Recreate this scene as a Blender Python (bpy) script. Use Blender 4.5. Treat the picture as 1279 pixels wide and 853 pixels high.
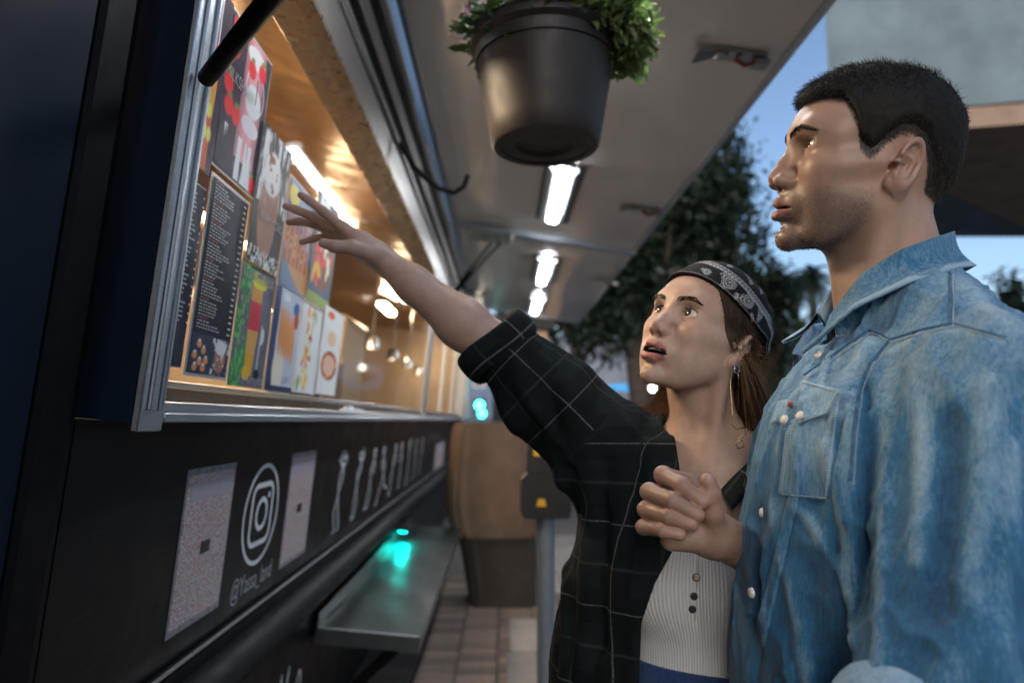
import bpy, math, random
import numpy as np
from mathutils import Vector, Matrix
random.seed(4)
for o in list(bpy.data.objects): bpy.data.objects.remove(o)
S = bpy.context.scene
COL = S.collection
rad = math.radians
# ---------------------------------------------------------------- camera
FPX, PW, PH = 853.0, 1279.0, 853.0                     # focal length and frame in photo pixels
VPX, VPY, CAMZ = 628.0, 524.0, 1.32
YAW = math.atan((PW/2-VPX)/FPX); PITCH = math.atan((VPY-PH/2)/FPX*math.cos(YAW))
cam = bpy.data.cameras.new('camera'); camo = bpy.data.objects.new('camera', cam); COL.objects.link(camo)
camo.location = (0, 0, CAMZ); camo.rotation_euler = (math.pi/2+PITCH, 0, -YAW)
cam.sensor_width = 36; cam.lens = 36*FPX/PW; cam.clip_start = .05; cam.clip_end = 2000
cam.dof.use_dof = True; cam.dof.focus_distance = 0.88; cam.dof.aperture_fstop = 2.8
S.camera = camo
S.render.resolution_x, S.render.resolution_y = 1024, 682
S.render.engine = 'CYCLES'
S.cycles.use_denoising = True
S.cycles.max_bounces = 8; S.cycles.transparent_max_bounces = 12; S.cycles.sample_clamp_indirect = 6
S.view_settings.view_transform = 'Standard'; S.view_settings.look = 'None'; S.view_settings.gamma = 1
S.view_settings.exposure = 1.8
# ---------------------------------------------------------------- dusk sky and the last of the sun
SUN_EL, SUN_AZ = rad(24), rad(200)
W = bpy.data.worlds.new('World'); S.world = W; W.use_nodes = True
nt = W.node_tree
sky = nt.nodes.new('ShaderNodeTexSky'); sky.sky_type = 'NISHITA'; sky.sun_disc = False
sky.sun_elevation = SUN_EL; sky.sun_rotation = SUN_AZ; sky.air_density = 1.0; sky.dust_density = 2.6; sky.ozone_density = 2.6
bg = nt.nodes['Background']; nt.links.new(sky.outputs[0], bg.inputs[0]); bg.inputs[1].default_value = .055
sl = bpy.data.lights.new('sun', 'SUN'); sl.energy = .15; sl.angle = rad(50); sl.color = (1, .94, .90)
so = bpy.data.objects.new('sun', sl); COL.objects.link(so)
_d = Vector((math.sin(SUN_AZ)*math.cos(SUN_EL), math.cos(SUN_AZ)*math.cos(SUN_EL), math.sin(SUN_EL)))
so.rotation_euler = _d.to_track_quat('Z', 'Y').to_euler(); so.location = (0, 0, 30)

# ---------------------------------------------------------------- helpers: photo pixels to points, mesh building, materials
_cy, _sy, _cp, _sp = math.cos(YAW), math.sin(YAW), math.cos(PITCH), math.sin(PITCH)
CF = np.array([_sy*_cp, _cy*_cp, _sp]); CR = np.array([_cy, -_sy, 0]); CU = np.cross(CR, CF); CO = np.array([0, 0, CAMZ])
def ray(px, py): return CF + CR*((px-PW/2)/FPX) + CU*((PH/2-py)/FPX)
def P3(px, py, y):
    """the point on the sight line of a pixel at depth y (metres along the street)"""
    v = ray(px, py); return v*(y/v[1]) + CO
def project(p):
    q = np.asarray(p)-CO; z = q @ CF
    return np.stack([PW/2+FPX*(q @ CR)/z, PH/2-FPX*(q @ CU)/z], -1)
def on_ground(px, py, z=0.):
    v = ray(px, py); return CO + v*((z-CAMZ)/v[2])

class MB:
    def __init__(s): s.v, s.f, s.m = [], [], []
    def add(s, vs, fs, mi=0):
        b = len(s.v); s.v += [tuple(map(float, x)) for x in vs]; s.f += [tuple(b+i for i in f) for f in fs]; s.m += [mi]*len(fs); return s
    def hexa(s, p, mi=0):   # 8 corners: bottom ring 0-3, top ring 4-7
        return s.add(p, [(3,2,1,0),(4,5,6,7),(0,1,5,4),(1,2,6,5),(2,3,7,6),(3,0,4,7)], mi)
    def box(s, a, b, mi=0, bev=0.):
        x0,y0,z0 = [min(a[i],b[i]) for i in range(3)]; x1,y1,z1 = [max(a[i],b[i]) for i in range(3)]
        if bev <= 0: return s.hexa([(x0,y0,z0),(x1,y0,z0),(x1,y1,z0),(x0,y1,z0),(x0,y0,z1),(x1,y0,z1),(x1,y1,z1),(x0,y1,z1)], mi)
        c = bev; vs, idx = [], {}
        X, Y, Z = (x0,x1), (y0,y1), (z0,z1)
        for i in (0,1):
            for j in (0,1):
                for k in (0,1):
                    sx, sy, sz = (1,-1)[i]*c, (1,-1)[j]*c, (1,-1)[k]*c
                    idx[i,j,k,0] = len(vs); vs.append((X[i], Y[j]+sy, Z[k]+sz))
                    idx[i,j,k,1] = len(vs); vs.append((X[i]+sx, Y[j], Z[k]+sz))
                    idx[i,j,k,2] = len(vs); vs.append((X[i]+sx, Y[j]+sy, Z[k]))
        F = []
        for a_ in range(3):
            o1, o2 = [(1,2),(2,0),(0,1)][a_]
            for e in (0,1):
                r = []
                for (u,w) in ((0,0),(1,0),(1,1),(0,1)):
                    t = [0,0,0]; t[a_] = e; t[o1] = u; t[o2] = w; r.append(idx[t[0],t[1],t[2],a_])
                F.append(r if e else r[::-1])
            for u in (0,1):
                for w in (0,1):
                    r = []
                    t0 = [0,0,0]; t0[o1] = u; t0[o2] = w; t1 = list(t0); t1[a_] = 1
                    r = [idx[(*t0,o1)], idx[(*t0,o2)], idx[(*t1,o2)], idx[(*t1,o1)]]
                    F.append(r if (u+w) % 2 else r[::-1])
        for i in (0,1):
            for j in (0,1):
                for k in (0,1):
                    r = [idx[i,j,k,q] for q in range(3)]; F.append(r if (i+j+k) % 2 else r[::-1])
        return s.add(vs, F, mi)
    def tube(s, pts, r, n=8, mi=0, caps=True):
        pts = [Vector(p) for p in pts]; rr = r if isinstance(r, (list, tuple)) else [r]*len(pts)
        vs, fs = [], []; t = (pts[1]-pts[0]).normalized()
        nn = t.orthogonal().normalized()
        for i, p in enumerate(pts):
            t2 = (pts[min(i+1, len(pts)-1)]-pts[max(i-1, 0)]).normalized()
            nn = (nn - t2*nn.dot(t2)).normalized(); b = t2.cross(nn)
            for k in range(n):
                a = 2*math.pi*k/n; vs.append(p+(nn*math.cos(a)+b*math.sin(a))*rr[i])
        for i in range(len(pts)-1):
            for k in range(n): fs.append((i*n+k, i*n+(k+1) % n, (i+1)*n+(k+1) % n, (i+1)*n+k))
        if caps: fs += [tuple(range(n))[::-1], tuple((len(pts)-1)*n+k for k in range(n))]
        return s.add(vs, fs, mi)
    def lathe(s, prof, c=(0,0,0), n=32, mi=0, wob=None):
        vs, fs = [], []
        for i, (r, z) in enumerate(prof):
            for k in range(n):
                a = 2*math.pi*k/n; vs.append((c[0]+r*math.cos(a), c[1]+r*math.sin(a), c[2]+z))
        for i in range(len(prof)-1):
            for k in range(n): fs.append((i*n+k, i*n+(k+1) % n, (i+1)*n+(k+1) % n, (i+1)*n+k))
        return s.add(vs, fs, mi)
    def prism(s, poly, ax, a, b, mi=0):
        """polygon in the plane normal to axis ax, extruded from a to b"""
        def mk(u, w, t):
            r = [0,0,0]; o = [i for i in range(3) if i != ax]; r[o[0]] = u; r[o[1]] = w; r[ax] = t; return r
        n = len(poly); vs = [mk(u,w,a) for u,w in poly]+[mk(u,w,b) for u,w in poly]
        return s.add(vs, [tuple(range(n))[::-1], tuple(range(n,2*n))]+[(i,(i+1) % n,n+(i+1) % n,n+i) for i in range(n)], mi)
    def grid(s, pts, mi=0):
        """pts[i][j] rows of points"""
        r, c = len(pts), len(pts[0])
        return s.add([p for row in pts for p in row], [(i*c+j, i*c+j+1, (i+1)*c+j+1, (i+1)*c+j) for i in range(r-1) for j in range(c-1)], mi)
    def build(s, name, mats, parent=None, smooth=False, fix=True):
        me = bpy.data.meshes.new(name); me.from_pydata(s.v, [], s.f)
        for m in (mats if isinstance(mats, (list, tuple)) else [mats]): me.materials.append(m)
        if any(s.m): me.polygons.foreach_set('material_index', s.m)
        if fix:
            import bmesh
            bm = bmesh.new(); bm.from_mesh(me); bmesh.ops.recalc_face_normals(bm, faces=bm.faces); bm.to_mesh(me); bm.free()
        if smooth:
            me.polygons.foreach_set('use_smooth', [True]*len(me.polygons))
            if smooth != 'all': me.set_sharp_from_angle(angle=rad(40))
        return link(name, me, parent)
def link(name, me, parent=None):
    o = bpy.data.objects.new(name, me); COL.objects.link(o)
    if parent is not None: o.parent = parent
    return o
def root_loc(o):
    l = np.zeros(3)
    while o is not None: l += np.array(o.location); o = o.parent
    return l
def arr_mesh(name, V, Q, mat, parent=None, colors=None, attrs=None, smooth=True, world=True):
    """numpy verts/quads to an object; vertices given in world space"""
    V = np.asarray(V, np.float64)
    if parent is not None and world: V = V - root_loc(parent)
    me = bpy.data.meshes.new(name)
    me.vertices.add(len(V)); me.vertices.foreach_set('co', V.astype(np.float32).ravel())
    n = Q.shape[1]; me.loops.add(Q.size); me.loops.foreach_set('vertex_index', Q.astype(np.int32).ravel())
    me.polygons.add(len(Q)); me.polygons.foreach_set('loop_start', np.arange(0, Q.size, n, dtype=np.int32))
    me.update(calc_edges=True); me.validate()
    if smooth: me.polygons.foreach_set('use_smooth', np.ones(len(me.polygons), bool))
    for m in (mat if isinstance(mat, (list, tuple)) else [mat]): me.materials.append(m)
    if colors is not None:
        a = me.color_attributes.new('tint', 'FLOAT_COLOR', 'POINT')
        c = np.ones((len(V), 4), np.float32); c[:, :colors.shape[1]] = colors; a.data.foreach_set('color', c.ravel())
    for k, v in (attrs or {}).items():
        if v.ndim == 1: a = me.attributes.new(k, 'FLOAT', 'POINT'); a.data.foreach_set('value', v.astype(np.float32))
        else: a = me.attributes.new(k, 'FLOAT_VECTOR', 'POINT'); a.data.foreach_set('vector', v.astype(np.float32).ravel())
    return link(name, me, parent)
def empty(name, loc=(0,0,0)):
    o = bpy.data.objects.new(name, None); COL.objects.link(o); o.location = loc; o.empty_display_size = .1; return o
def tag(o, label=None, cat=None, group=None, kind=None):
    for k, v in (('label', label), ('category', cat), ('group', group), ('kind', kind)):
        if v: o[k] = v
    return o
def copy_tree(o, parent=None):
    c = o.copy(); COL.objects.link(c)
    if parent is not None: c.parent = parent
    for ch in o.children: copy_tree(ch, c)
    return c

# materials
class NT:
    def __init__(s, name):
        s.mat = bpy.data.materials.new(name); s.mat.use_nodes = True; s.t = s.mat.node_tree
        s.b = s.t.nodes['Principled BSDF']; s.out = s.t.nodes['Material Output']
    def n(s, typ, **k):
        x = s.t.nodes.new('ShaderNode'+typ)
        for a, v in k.items():
            if a.startswith('i_'):
                x.inputs[int(a[2:]) if a[2:].isdigit() else a[2:].replace('_', ' ')].default_value = v
            else: setattr(x, a, v)
        return x
    def l(s, a, b): s.t.links.new(a, b); return s
    def set(s, **k):
        for a, v in k.items(): s.b.inputs[a.replace('_', ' ')].default_value = v
        return s
    def coord(s, kind='Object', scale=(1,1,1)):
        c = s.n('TexCoord'); m = s.n('Mapping'); m.inputs['Scale'].default_value = scale
        s.l(c.outputs[kind], m.inputs[0]); return m.outputs[0]
    def noise(s, scale, detail=4, rough=.55, vec=None, dist=0.):
        x = s.n('TexNoise'); x.inputs['Scale'].default_value = scale; x.inputs['Detail'].default_value = detail
        x.inputs['Roughness'].default_value = rough; x.inputs['Distortion'].default_value = dist
        if vec is not None: s.l(vec, x.inputs['Vector'])
        return x.outputs[0]
    def ramp(s, fac, stops):
        x = s.n('ValToRGB'); el = x.color_ramp.elements
        while len(el) < len(stops): el.new(.5)
        for e, (p, c) in zip(el, stops): e.position = p; e.color = (*c, 1) if len(c) == 3 else c
        s.l(fac, x.inputs[0]); return x.outputs[0]
    def math(s, op, a, b=None, clamp=False):
        x = s.n('Math', operation=op, use_clamp=clamp)
        for i, v in enumerate((a, b)):
            if v is None: continue
            if isinstance(v, (int, float)): x.inputs[i].default_value = v
            else: s.l(v, x.inputs[i])
        return x.outputs[0]
    def mix(s, fac, a, b, blend='MIX'):
        x = s.n('Mix', data_type='RGBA', blend_type=blend)
        for i, v in ((0, fac), (6, a), (7, b)):
            if isinstance(v, (int, float)): x.inputs[i].default_value = v
            elif isinstance(v, tuple): x.inputs[i].default_value = (*v, 1)
            else: s.l(v, x.inputs[i])
        return x.outputs[2]
    def bump(s, h, strength=.3, dist=.002, normal=None):
        x = s.n('Bump'); x.inputs['Strength'].default_value = strength; x.inputs['Distance'].default_value = dist
        s.l(h, x.inputs['Height'])
        if normal is not None: s.l(normal, x.inputs['Normal'])
        s.l(x.outputs[0], s.b.inputs['Normal']); return x.outputs[0]
    def attr(s, name): 
        x = s.n('Attribute'); x.attribute_name = name; return x
def mat(name, col, rough=.5, metal=0., var=.12, vscale=18., bump=.0, bscale=90., bdist=.001, spec=.5, coat=0.):
    m = NT(name); m.set(Roughness=rough, Metallic=metal, Specular_IOR_Level=spec, Coat_Weight=coat)
    v = m.coord()
    f = m.noise(vscale, 5, .6, v)
    c0 = tuple(max(0, x*(1-var)) for x in col); c1 = tuple(min(1, x*(1+var)) for x in col)
    m.l(m.ramp(f, [(.3, c0), (.7, c1)]), m.b.inputs['Base Color'])
    r = m.ramp(m.noise(vscale*2.3, 4, .6, v), [(.3, (max(0, rough-.08),)*3), (.7, (min(1, rough+.08),)*3)])
    m.l(r, m.b.inputs['Roughness'])
    if bump: m.bump(m.noise(bscale, 4, .6, v), bump, bdist)
    return m.mat
def emit(name, col, strength):
    m = NT(name); m.set(Base_Color=(*col, 1), Emission_Color=(*col, 1), Emission_Strength=strength); return m.mat
def tint_mat(name, rough=.5, spec=.5, coat=0., bump=0, bscale=400., bdist=.0004, sss=0.):
    m = NT(name); a = m.attr('tint'); m.l(a.outputs['Color'], m.b.inputs['Base Color'])
    m.set(Roughness=rough, Specular_IOR_Level=spec, Coat_Weight=coat)
    if bump: m.bump(m.noise(bscale, 4, .6, m.coord()), bump, bdist)
    return m.mat
def text_mesh(body, size, name='lettering', extrude=.0004):
    cu = bpy.data.curves.new(name, 'FONT'); cu.body = body; cu.size = size; cu.extrude = extrude; cu.align_x = 'LEFT'
    o = bpy.data.objects.new(name, cu); COL.objects.link(o)
    dg = bpy.context.evaluated_depsgraph_get(); me = bpy.data.meshes.new_from_object(o.evaluated_get(dg))
    bpy.data.objects.remove(o); me.name = name
    n = len(me.vertices); co = np.empty(n*3, np.float32); me.vertices.foreach_get('co', co); co = co.reshape(-1, 3)
    return me, co
# ---------------------------------------------------------------- implicit surface modelling (bodies and clothes)
def smin(a, b, k):
    h = np.clip(.5 + .5*(b-a)/k, 0, 1)
    return b*(1-h) + a*h - k*h*(1-h)
def smax(a, b, k): return -smin(-a, -b, k)
def ell(P, c, r, R=None):
    q = P - np.asarray(c, np.float32)
    if R is not None: q = q @ np.asarray(R, np.float32)
    r = np.asarray(r, np.float32)
    q = q/r; k0 = np.sqrt(np.einsum('ij,ij->i', q, q)); q = q/r; k1 = np.sqrt(np.einsum('ij,ij->i', q, q))
    return k0*(k0-1)/np.maximum(k1, 1e-6)
def sph(P, c, r): return np.sqrt(((P-np.asarray(c, np.float32))**2).sum(-1)) - r
def cap(P, a, b, ra, rb=None):
    rb = ra if rb is None else rb
    a = np.asarray(a, P.dtype); b = np.asarray(b, P.dtype); ab = b-a
    t = np.minimum(np.maximum(((P-a) @ ab)/float(ab @ ab), 0), 1).astype(P.dtype)
    q = P-a; q -= t[:, None]*ab
    return np.sqrt(np.einsum('ij,ij->i', q, q)) - (ra + (rb-ra)*t)
def ecap(P, a, b, ra, rb, flat, axis):
    """tapered capsule squashed by `flat` along the unit vector `axis`"""
    a = np.asarray(a, np.float32); b = np.asarray(b, np.float32); ax = np.asarray(axis, np.float32)
    ab = b-a; t = np.clip(((P-a) @ ab)/float(ab @ ab), 0, 1)
    q = P-a-t[..., None]*ab; n = q @ ax
    q = q + (n*(1/flat-1))[..., None]*ax
    return (np.sqrt((q**2).sum(-1)) - (ra+(rb-ra)*t))*min(1, flat*1.25)
def chain(P, pts, rad, k):
    d = None
    for i in range(len(pts)-1):
        c = cap(P, pts[i], pts[i+1], rad[i], rad[i+1])
        d = c if d is None else smin(d, c, k)
    return d
def eul(rx, ry, rz):
    cx, sx, cy, sy, cz, sz = math.cos(rx), math.sin(rx), math.cos(ry), math.sin(ry), math.cos(rz), math.sin(rz)
    X = np.array([[1,0,0],[0,cx,-sx],[0,sx,cx]]); Y = np.array([[cy,0,sy],[0,1,0],[-sy,0,cy]]); Z = np.array([[cz,-sz,0],[sz,cz,0],[0,0,1]])
    return Z @ Y @ X
def sdf_mesh(f, lo, hi, h, newton=1, B=10):
    """surface nets over the narrow band of f; returns verts, quads"""
    lo = np.asarray(lo, np.float32); n = np.ceil((np.asarray(hi)-lo)/h).astype(int)//B*B + B + 1
    nb = (n-1)//B
    gx, gy, gz = [lo[i]+(np.arange(nb[i])+.5)*B*h for i in range(3)]
    C = np.stack(np.meshgrid(gx, gy, gz, indexing='ij'), -1).reshape(-1, 3).astype(np.float32)
    fc = f(C).reshape(nb)
    near = np.abs(fc) < B*h*1.15
    G = np.repeat(np.repeat(np.repeat(np.where(fc < 0, -1., 1.).astype(np.float32), B, 0), B, 1), B, 2)
    G = np.pad(G, ((0,1),)*3, mode='edge')
    M = np.zeros(n, bool)
    nz = np.argwhere(near)
    for b in nz: M[b[0]*B:b[0]*B+B+1, b[1]*B:b[1]*B+B+1, b[2]*B:b[2]*B+B+1] = True
    idx = np.argwhere(M)
    vals = np.empty(len(idx), np.float32)
    for s in range(0, len(idx), 400000):
        vals[s:s+400000] = f((lo + idx[s:s+400000]*h).astype(np.float32))
    G[M] = vals
    S = G < 0
    c8 = [S[a:n[0]-1+a, b:n[1]-1+b, c:n[2]-1+c] for a in (0,1) for b in (0,1) for c in (0,1)]
    cnt = sum(x.astype(np.int8) for x in c8)
    act = (cnt > 0) & (cnt < 8)
    cells = np.argwhere(act); vid = np.full(act.shape, -1, np.int64); vid[act] = np.arange(len(cells))
    acc = np.zeros((len(cells), 3)); num = np.zeros(len(cells))
    off = [(a,b,c) for a in (0,1) for b in (0,1) for c in (0,1)]
    for i in range(8):
        for j in range(i+1, 8):
            d = [off[j][k]-off[i][k] for k in range(3)]
            if sum(map(abs, d)) != 1: continue
            A = cells+off[i]; Bc = cells+off[j]
            va = G[A[:,0],A[:,1],A[:,2]]; vb = G[Bc[:,0],Bc[:,1],Bc[:,2]]
            m = (va < 0) != (vb < 0)
            t = np.where(m, va/np.where(m, va-vb, 1), 0)
            acc += np.where(m[:,None], np.array(off[i])+t[:,None]*np.array(d), 0); num += m
    V = (lo + (cells + acc/num[:,None])*h).astype(np.float32)
    Q = []
    for ax in range(3):
        o1, o2 = [(1,2),(2,0),(0,1)][ax]
        sl = [slice(1, n[k]-1) for k in range(3)]; sl[ax] = slice(0, n[ax]-1)
        s2 = list(sl); s2[ax] = slice(1, n[ax])
        a = S[tuple(sl)]; b = S[tuple(s2)]
        e = np.argwhere(a != b); e = e + [0 if k == ax else 1 for k in range(3)]
        inside = S[e[:,0],e[:,1],e[:,2]]
        u = np.zeros(3, int); u[o1] = 1; w = np.zeros(3, int); w[o2] = 1
        g = lambda q: vid[q[:,0],q[:,1],q[:,2]]
        q = np.stack([g(e-u-w), g(e-w), g(e), g(e-u)], 1)
        q[~inside] = q[~inside][:, ::-1]
        Q.append(q)
    Q = np.concatenate(Q); Q = Q[(Q >= 0).all(1)]
    for _ in range(newton):
        e = h*.5; f0 = f(V)
        g = np.stack([f(V+np.float32([e if k == i else 0 for k in range(3)]))-f(V-np.float32([e if k == i else 0 for k in range(3)])) for i in range(3)], 1)/(2*e)
        st = f0/np.maximum((g*g).sum(1), .2)
        V = V - np.clip(st, -h*.6, h*.6)[:,None]*g
    return V, Q
def grad(f, V, e):
    g = np.stack([f(V+np.float32([e if k == i else 0 for k in range(3)]))-f(V-np.float32([e if k == i else 0 for k in range(3)])) for i in range(3)], 1)
    return g/np.maximum(np.linalg.norm(g, axis=1, keepdims=True), 1e-9)
def gauss(P, c, s):
    q = (P-np.asarray(c, np.float32))/np.asarray(s, np.float32)
    return np.exp(-.5*(q*q).sum(-1))
_rng = np.random.default_rng(7)
_perm = _rng.random((64,64,64)).astype(np.float32)
def vnoise(P):
    """smooth value noise 0..1, period 64"""
    i = np.floor(P).astype(int); t = (P-i).astype(np.float32); t = t*t*(3-2*t); r = 0
    for a in (0,1):
        for b in (0,1):
            for c in (0,1):
                w = (t[:,0] if a else 1-t[:,0])*(t[:,1] if b else 1-t[:,1])*(t[:,2] if c else 1-t[:,2])
                r = r + w*_perm[(i[:,0]+a) % 64, (i[:,1]+b) % 64, (i[:,2]+c) % 64]
    return r
def fbm(P, o=3): return sum(vnoise(P*2**k)*.5**k for k in range(o))/sum(.5**k for k in range(o))

def head_sdf(P, p):
    """head in its own frame, mm: x to the nose, y to the person's left, z up, origin between the ear canals"""
    F = p['fem']; y = np.abs(P[:,1]); Q = np.stack([P[:,0], y, P[:,2]], 1)
    L = lambda m, w: m + (w-m)*F
    d = ell(Q, (0,0,42), (L(93,93),L(74,72),L(78,80)))                             # cranium
    d = smin(d, ell(Q, (54,0,46), (38,L(54,53),40)), 22)                           # forehead
    d = smin(d, ell(Q, (40,0,-22), (L(50,50),L(56,52),72)), 22)                    # face core
    d = smin(d, ell(Q, (-46,0,10), (46,56,52)), 25)                                # occiput
    jaw = cap(Q, (14,L(48,44),-46), (56,L(32,25),L(-80,-79)), L(15,13), L(13,11))
    jaw = smin(jaw, cap(Q, (56,L(32,25),L(-80,-79)), (82,0,L(-88,-89)), L(13,11), L(13,12)), 10)
    d = smin(d, jaw, L(22,26))
    d = smin(d, cap(Q, (10,L(56,53),-4), (14,L(50,46),-42), 13, 14), 24)           # ramus
    d = smin(d, ell(Q, (42,38,-34), (34,L(21,20),40)), 26)                         # cheek mass
    d = smin(d, ell(Q, (L(84,83),0,L(-88,-88)), (13,L(20,15),L(13,12))), 12)       # chin
    d = smin(d, ell(Q, (62,40,-4), (20,18,L(15,18))), 22)                          # cheekbone
    d = smin(d, cap(Q, (44,56,0), (8,66,4), 6, 5), 24)                             # zygomatic arch
    d = smin(d, cap(Q, (L(87,84),6,L(40,37)), (L(79,77),34,L(43,40)), L(9,8), L(8.5,8)), 16)   # brow
    d = smin(d, cap(Q, (L(79,77),34,40), (58,50,30), L(8.5,8), 8), 18)
    d = smin(d, ell(Q, (82,0,-46), (20,28,24)), 16)                                # muzzle
    d = smax(d, -ell(Q, (93,32,L(22,19)), (L(17,16),17,L(11,12.5))), 12)                 # eye socket
    # nose
    nz = cap(Q, (L(86,84),0,36), (L(100,98),0,6), L(7,6.5), L(6.6,6))
    nz = smin(nz, cap(Q, (L(100,98),0,6), (L(110,109),0,L(-14,-12)), L(6.6,6), L(8.2,8.2)), 6)
    nz = smin(nz, ell(Q, (L(103,100),L(12.5,11),-19), (L(11,9.5),L(6,5.2),L(8,7.2))), 6)
    nz = smin(nz, cap(Q, (L(107.5,107),0,-20), (98,0,-27), 5, 6), 5)
    nz = smin(nz, cap(Q, (84,11,22), (96,10,-14), 6, 8), 10)
    d = smin(d, nz, 9)
    d = smax(d, -ell(Q, (L(105,102),6.3,-26.5), (L(7,6),3.3,4), eul(0,-.35,.2)), 2.2)       # nostril
    d = smax(d, -ell(Q, (97,17,-9), (8,2,5)), 7)                                   # alar groove
    # lips
    op = p['open']
    up = cap(Q, (103.5,0,-43.5+op*.2), (101,8,-44.5+op*.2), L(4.6,5.0), L(4.4,4.8))
    up = smin(up, cap(Q, (101,8,-44.5+op*.2), (83,25,-50), L(4.4,4.8), 2.5), 5)
    lw = cap(Q, (101.5,0,-59-op*.6), (99,9,-58.5-op*.6), L(6.2,6.4), 5.8)
    lw = smin(lw, cap(Q, (99,9,-58.5-op*.6), (83,25,-51), 5.8, 2.2), 5)
    d = smin(d, up, 5); d = smin(d, lw, 5)
    d = smax(d, -ell(Q, (103,0,-72-op*.6), (8,15,4.5)), 8)                         # mentolabial fold
    d = smax(d, -cap(Q, (111,0,-38), (111,0,-30), 4.2), 4)                         # philtrum
    zc = -51 - .2*op; half = .7 + op*.5*np.clip(1-(Q[:,1]/24)**2, 0, 1)
    gap = np.maximum(np.abs(Q[:,2]-zc+(Q[:,1]/24)**2*.8) - half, np.maximum(72-Q[:,0], Q[:,1]-24.5))
    d = smax(d, -gap, 1.6)
    # eyes: lids as a shell round the eyeball
    ec = np.array(p['eye'], np.float32)
    q = Q-ec
    lid = ell(Q, ec, (14.3,18.5,14.3)); lid = np.maximum(lid, -(q[:,0]+1))
    d = smin(d, lid, 6)
    ez = q[:,2]; a0 = (q[:,1]-.5)/14.2
    uo, lo_ = p['lid']
    upc = uo*np.clip(1-a0**2, 0, 1)**.65 + .9*a0; loc = -lo_*np.clip(1-a0**2, 0, 1)**.75 + .9*a0
    hole = np.maximum(np.maximum(ez-upc, loc-ez), np.maximum(np.abs(a0)*14-14, -q[:,0]))
    hole = np.maximum(hole, -ell(Q, ec, (11.5,15,11.5)))
    d = smax(d, -hole, 1.2)
    d = smax(d, -(np.maximum(np.abs(ez-(uo+3.0)+a0**2*3)-.3, np.maximum(np.abs(a0)*14-13, np.abs(ell(Q, ec, (15,19,15)))-2))), 2.2)   # lid crease
    # ear (frame tilted back and out)
    e = p.get('ear', 1.0)
    Re = eul(0, -.28, 0) @ eul(0, 0, .42)
    E = ((Q-np.array([-6, L(73,70), 2], np.float32)) @ Re.astype(np.float32))/e
    # E: x forward, y out, z up
    disc = ell(E, (-8,4,2), (17,5.5,30))
    lobe = ell(E, (-1,3,-25), (9,4.5,9))
    ear = smin(disc, lobe, 8)
    th = np.arctan2((E[:,2]-3)/30, (E[:,0]+8)/17.5)
    ring = np.sqrt(((np.hypot((E[:,0]+8)/17.5, (E[:,2]-3)/30)-.93)*20)**2 + (E[:,1]-8.5)**2) - 3.2
    ring = smax(ring, 6-np.sqrt((E[:,0]-10)**2+((E[:,2]+6)/1.9)**2), 3)
    ear = smax(ear, -ell(E, (-5,12,-3), (9.5,8,14)), 3)
    ear = smax(ear, -ell(E, (-7,12,17), (9,6.5,7)), 3)
    anti = cap(E, (-15,7.5,8), (-13,7.5,-12), 3); anti = smin(anti, cap(E, (-15,7.5,8), (-6,6.5,20), 3, 2), 3)
    ear = smin(ear, anti, 3); ear = smin(ear, ring, 2.5)
    ear = smin(ear, cap(E, (6,5.5,-3), (5,6,-10), 3.5), 4)                          # tragus
    ear = smin(ear, cap(E, (2,4,4), (-4,6,1), 2.2, 1.2), 3)                         # crus
    d = smin(d, ear*e, 4)
    d = smax(d, -cap(Q, (-1,84,-3), (2,66,-4), 4.5, 3), 3)                          # canal
    return d
# ---------------------------------------------------------------- setting: pavement, street
def paving_material(name, c, v=.25):
    m = NT(name); v3 = m.coord('Object'); 
    a = m.ramp(m.noise(6, 6, .65, v3), [(.25, tuple(x*(1-v) for x in c)), (.75, tuple(x*(1+v) for x in c))])
    oi = m.n('ObjectInfo'); r = m.ramp(oi.outputs['Random'], [(0, (.62,.6,.58)), (1, (1.25,1.2,1.15))])
    sp = m.ramp(m.noise(140, 3, .7, v3), [(.42, (.72,.72,.72)), (.6, (1.1,1.1,1.1))])
    m.l(m.mix(1., m.mix(1., a, r, 'MULTIPLY'), sp, 'MULTIPLY'), m.b.inputs['Base Color'])
    m.set(Roughness=.75); m.bump(m.noise(160, 5, .7, v3), .5, .003); return m.mat
M_ground = paving_material('street_asphalt', (.06,.062,.068))
M_slab = paving_material('concrete_slab', (.24,.235,.23))
M_paver = paving_material('clay_paver', (.20,.155,.125))
g = MB(); N = 24
gp = [[(-300+600*j/N, -60+560*i/N, 0) for j in range(N+1)] for i in range(N+1)]
ground = g.grid(gp).build('ground', M_ground); tag(ground, kind='structure')
pv = empty('pavement', (0, 3, 0)); tag(pv, kind='structure')
b = MB().box((-2.4,-1.5,.004), (4.2,16,.096)); bed = b.build('bed', mat('mortar_bed', (.10,.09,.08), .9, bump=.5), pv); bed.location = (0,-3,0)
def paver_mesh(nm, sx, sy, m):
    o = MB().box((0,0,.0965), (sx,sy,.121), bev=.004); me = o.build(nm, m); d = me.data; bpy.data.objects.remove(me); return d
me_p = paver_mesh('paver', .192, .092, M_paver); me_s = paver_mesh('slab', .39, .59, M_slab)
rr = random.Random(3)
for i in range(8):                                     # clay pavers beside the truck, then concrete slabs
    for j in range(34):
        if i >= 6 and j % 2: continue
        o = link('paver', me_p, pv); o.location = (-.62+i*.2, -1.0+j*.1+(.05 if i % 2 else 0), rr.uniform(-.003,.003)); o.rotation_euler = (rr.uniform(-.01,.01), rr.uniform(-.01,.01), rr.uniform(-.012,.012))
for i in range(3):
    for j in range(9):
        if i == 0 and j in (0, 4): continue
        o = link('slab', me_s, pv); o.location = (.02+i*.4+.02*(j % 2), -1.1+j*.6, rr.uniform(.003,.007)); o.rotation_euler.z = rr.uniform(-.006,.006)
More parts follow.
